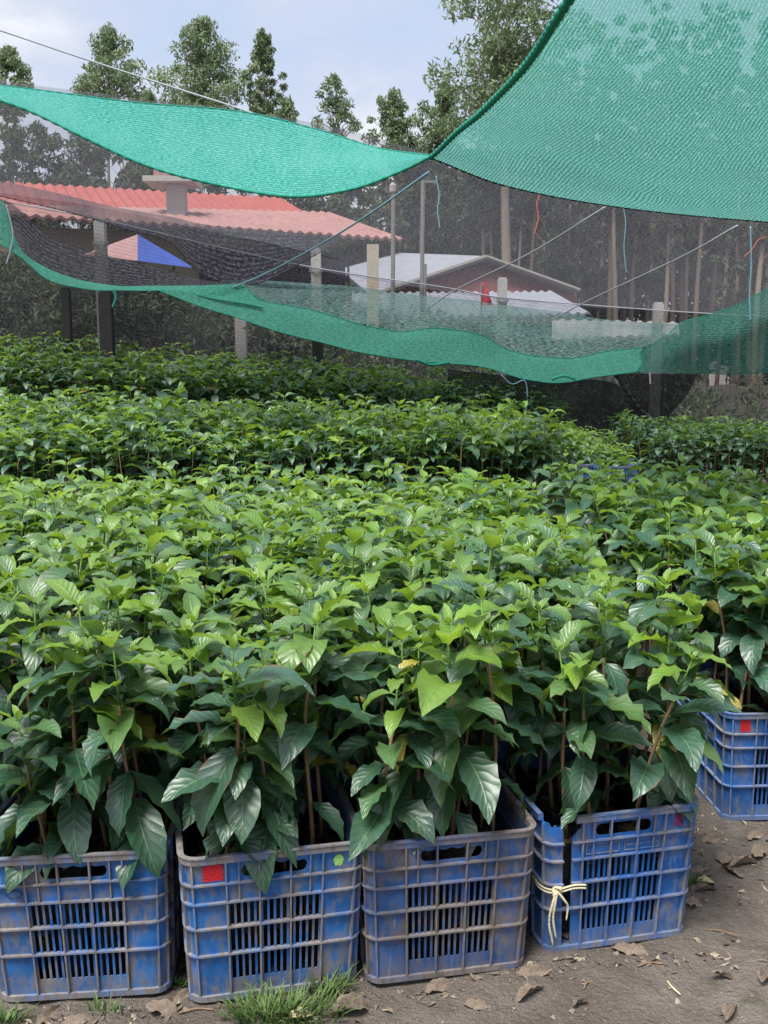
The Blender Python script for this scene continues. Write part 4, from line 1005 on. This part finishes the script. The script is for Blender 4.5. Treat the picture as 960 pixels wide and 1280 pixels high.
# shrubs right behind the fence
cs, rs = [], []
for k in range(400):
    px = rnd.uniform(-60, 1050) if k % 3 else rnd.uniform(-60, 240); D = rnd.uniform(14.9, 16.5); p = P(px, 400, D); p[2] = float(ter(p[0], D)) + rnd.uniform(.05, 1.25 if px < 230 else 1.25 if px < 500 else 1.35); cs.append(p); rs.append(rnd.uniform(.22, .5))
V, Q, col = leafcloud(np.array(cs), np.array(rs), 34000, .06, 6); mb = MB(); mb.add(V, Q, 0, None, col)
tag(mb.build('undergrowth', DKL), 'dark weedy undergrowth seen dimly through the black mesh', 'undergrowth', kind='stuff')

# ------------------------------------------------------------------ small things on the ground
DL = []
DEADL = simple('dead_leaf_brown', (.10, .075, .06), (.25, .20, .155), 28, .85, .2, .8, .004)
DEADP = simple('dead_leaf_pale', (.30, .27, .15), (.46, .42, .26), 28, .8, .2, .8, .004)
for k in range(7):
    mb = MB(); V, Q, UV = leaf(8, 14, .095, .036 + .004 * (k % 3), R(10), R(16 + 8 * k), 0, (0, 0, 0), (.25, .9, -.3, .6, .1, 1.1, .3)[k], .05, (1.3, -.8, .5, -1.6, .9, .3, .2)[k], k)
    V = V - V.mean(0) * (1, 1, 0); V[:, 2] += .010 * vnoise(V[:, 0] * 75 + 9 * k, V[:, 1] * 95 + k) + .006 * vnoise(V[:, 0] * 210, V[:, 1] * 210 + k); V[:, 1] += .008 * vnoise(V[:, 0] * 60 + 3 * k, V[:, 1] * 60)
    mb.add(V, Q, 0, UV); me = mb.mesh('dead_leaf', DEADP if k == 6 else DEADL, True); DL.append((me, float(np.percentile(V[:, 2], 12))))
def dleaf(px, py, k, rz, sc, label='dry curled brown leaf lying on the bare mud', group='dry leaves on the mud'):
    p = G(px, py); me, zm = DL[k]; sc *= .92; o = bpy.data.objects.new('dead_leaf', me); COL.objects.link(o); z = float(gh(p[0], p[1]))
    o.location = (p[0], p[1], z - zm * sc + .001); o.rotation_euler = (R(rnd.uniform(-12, 12)), R(rnd.uniform(-8, 8)), rz); o.scale = (sc, sc, sc); tag(o, label, 'dead leaf', group)
spots = [(668, 1218, 0, .1, 1.0), (662, 1240, 1, .4, .9), (700, 1172, 4, 2.0, .8), (790, 1188, 2, 0, 1.1), (905, 1222, 3, -.2, .7), (912, 1263, 1, .8, .8), (955, 1226, 5, 1, .7), (728, 1250, 3, .5, .6), (550, 1232, 0, .7, 1.0), (597, 1255, 2, .2, .7),
         (440, 1262, 5, .2, 1.0), (425, 1240, 1, 2.0, .9), (60, 1262, 0, 1.2, .9), (95, 1272, 2, .3, .7), (890, 1052, 0, .5, .9), (905, 1075, 2, 1.5, 1.0), (930, 1082, 1, .2, 1.1), (950, 1068, 4, 1.0, 1.0), (880, 1110, 1, .1, .9), (915, 1092, 0, 2.2, .9),
         (945, 1048, 0, .7, .9), (870, 1088, 2, .4, .8), (205, 1262, 4, .2, .9), (230, 1243, 0, 1.0, .8), (640, 1195, 1, 1.3, .7), (868, 1135, 4, .5, .7)]
for s_ in spots: dleaf(*s_)
dleaf(884, 1104, 6, .3, .8, 'pale yellow fallen leaf on the mud right of the twine-tied crate', 'yellow leaves by the twine-tied crate'); dleaf(378, 1274, 6, .5, .8, 'pale curled leaf at the foot of the grass tuft', 'pale leaf by grass')
# crumbs
mb = MB(); N = 1500
for k in range(N):
    x = rnd.uniform(-1.1, 1.5); y = 1.75 + 2.0 * rnd.random() ** 1.4; s_ = .002 + .006 * rnd.random() ** 3
    V = rng.normal(size=(6, 3)) * .25 + np.array([[1, 0, 0], [-1, 0, 0], [0, 1, 0], [0, -1, 0], [0, 0, .8], [0, 0, -.8]]); V = V * s_ + (x, y, float(gh(x, y)) + s_ * .3)
    mb.add(V, [[0, 2, 4]]); mb.Fc[-1] = (np.array([[0, 2, 4], [2, 1, 4], [1, 3, 4], [3, 0, 4]]) + mb.n - 6, 0)
tag(mb.build('soil_crumbs', simple('crumb', (.09, .07, .055), (.34, .30, .25), 9, .9)), 'small crumbs of soil, grit and bark scattered over the mud', 'grit', kind='stuff')
# litter
mb = MB(); lr = random.Random(3)
for k in range(420):
    if k % 3: x = lr.uniform(-.95, 1.2); y = float(np.interp(x, base_x, base_y)) - CB - .01 - abs(lr.gauss(0, .05))
    else: x = lr.uniform(.2, 1.4); y = lr.uniform(1.95, 3.3)
    if lr.random() < .3: x, y = lr.uniform(.72, 1.25), lr.uniform(2.45, 2.95)
    V, Q, UV = leaf(2, 4, lr.uniform(.008, .030), lr.uniform(.004, .014), lr.uniform(-.2, .5), lr.uniform(-1, 1.4), lr.uniform(0, 6.28), (0, 0, 0), lr.uniform(-.8, .8), .1, lr.uniform(-2, 2), k)
    V = V - V.mean(0); mb.add(V + (x, y, float(gh(x, y)) + .003), Q, lr.choice((0, 0, 1)), UV)
tag(mb.build('leaf_litter', [DEADL, simple('litter_pale', (.22, .19, .14), (.36, .31, .23), 20, .9)]), 'small brown scraps of dead leaf scattered on the mud along the crates', 'leaf litter', kind='stuff')
# twigs
for k, (px, py, a, L) in enumerate([(842, 1232, 1.9, .05), (560, 1180, .3, .06), (735, 1226, .9, .035), (245, 1262, .2, .07), (900, 1160, -.3, .09), (812, 1205, .2, .06)]):
    p = G(px, py); mb = MB(); mb.tube(crom([(-L / 2, 0, .003), (0, .004, .006), (L / 2, -.002, .003)], 8), .0018, 5); o = mb.build('dry_twig', TWINE if k == 0 else STEM, None, loc=(p[0], p[1], float(gh(p[0], p[1])))); o.rotation_euler = (0, 0, a)
    tag(o, 'pale straw-coloured twig on the mud at the lower right' if k == 0 else 'thin brown twig lying on the mud', 'twig', 'twigs on the mud' if k else None)
# grass
def tuft(px, py, n, h, spread, label, seed):
    r = random.Random(seed); p = G(px, py); z = float(gh(p[0], p[1])); mb = MB()
    for k in range(n):
        a = r.uniform(0, 6.28); rr = spread * r.random() ** .6; bx, by = rr * math.cos(a), rr * .35 * math.sin(a); L = h * r.uniform(.5, 1.2); a2 = a + r.gauss(0, .6); w_ = r.uniform(.0016, .003)
        s = np.linspace(0, 1, 6); bend = r.uniform(.3, 1.1); x = bx + math.cos(a2) * L * bend * s ** 2 * .8; y = by + math.sin(a2) * L * bend * s ** 2 * .8; zz = L * (s - .35 * bend * s ** 2)
        zz += z * 0; nx, ny = -math.sin(a2), math.cos(a2); wv = w_ * (1 - s ** 2)
        Gd = np.stack([np.stack([x + nx * wv, y + ny * wv, zz], -1), np.stack([x, y, zz - .0008], -1), np.stack([x - nx * wv, y - ny * wv, zz], -1)], 1); mb.grid(Gd)
    return tag(mb.build('grass_tuft', GRASS, None, True, loc=(p[0], p[1], z - .003)), label, 'grass')
tuft(365, 1268, 230, .065, .12, 'dense fresh grass tuft at the foot of the crate with the red rectangle', 1)
tuft(335, 1272, 150, .06, .09, 'smaller grass tuft at the bottom edge, left of the dense one', 2)
tuft(412, 1240, 90, .065, .05, 'grass tuft touching the right side of the red-marked crate', 3)
tuft(8, 1270, 60, .05, .04, 'small weed clump in the lower left corner', 4)
tuft(862, 1105, 40, .04, .03, 'tiny grass clump right of the twine-tied crate', 5)
tuft(215, 1225, 60, .03, .04, 'short mossy grass between the two left crates', 6)
tuft(135, 1262, 26, .045, .05, 'thin dry grass wisps in front of the left crate', 7)
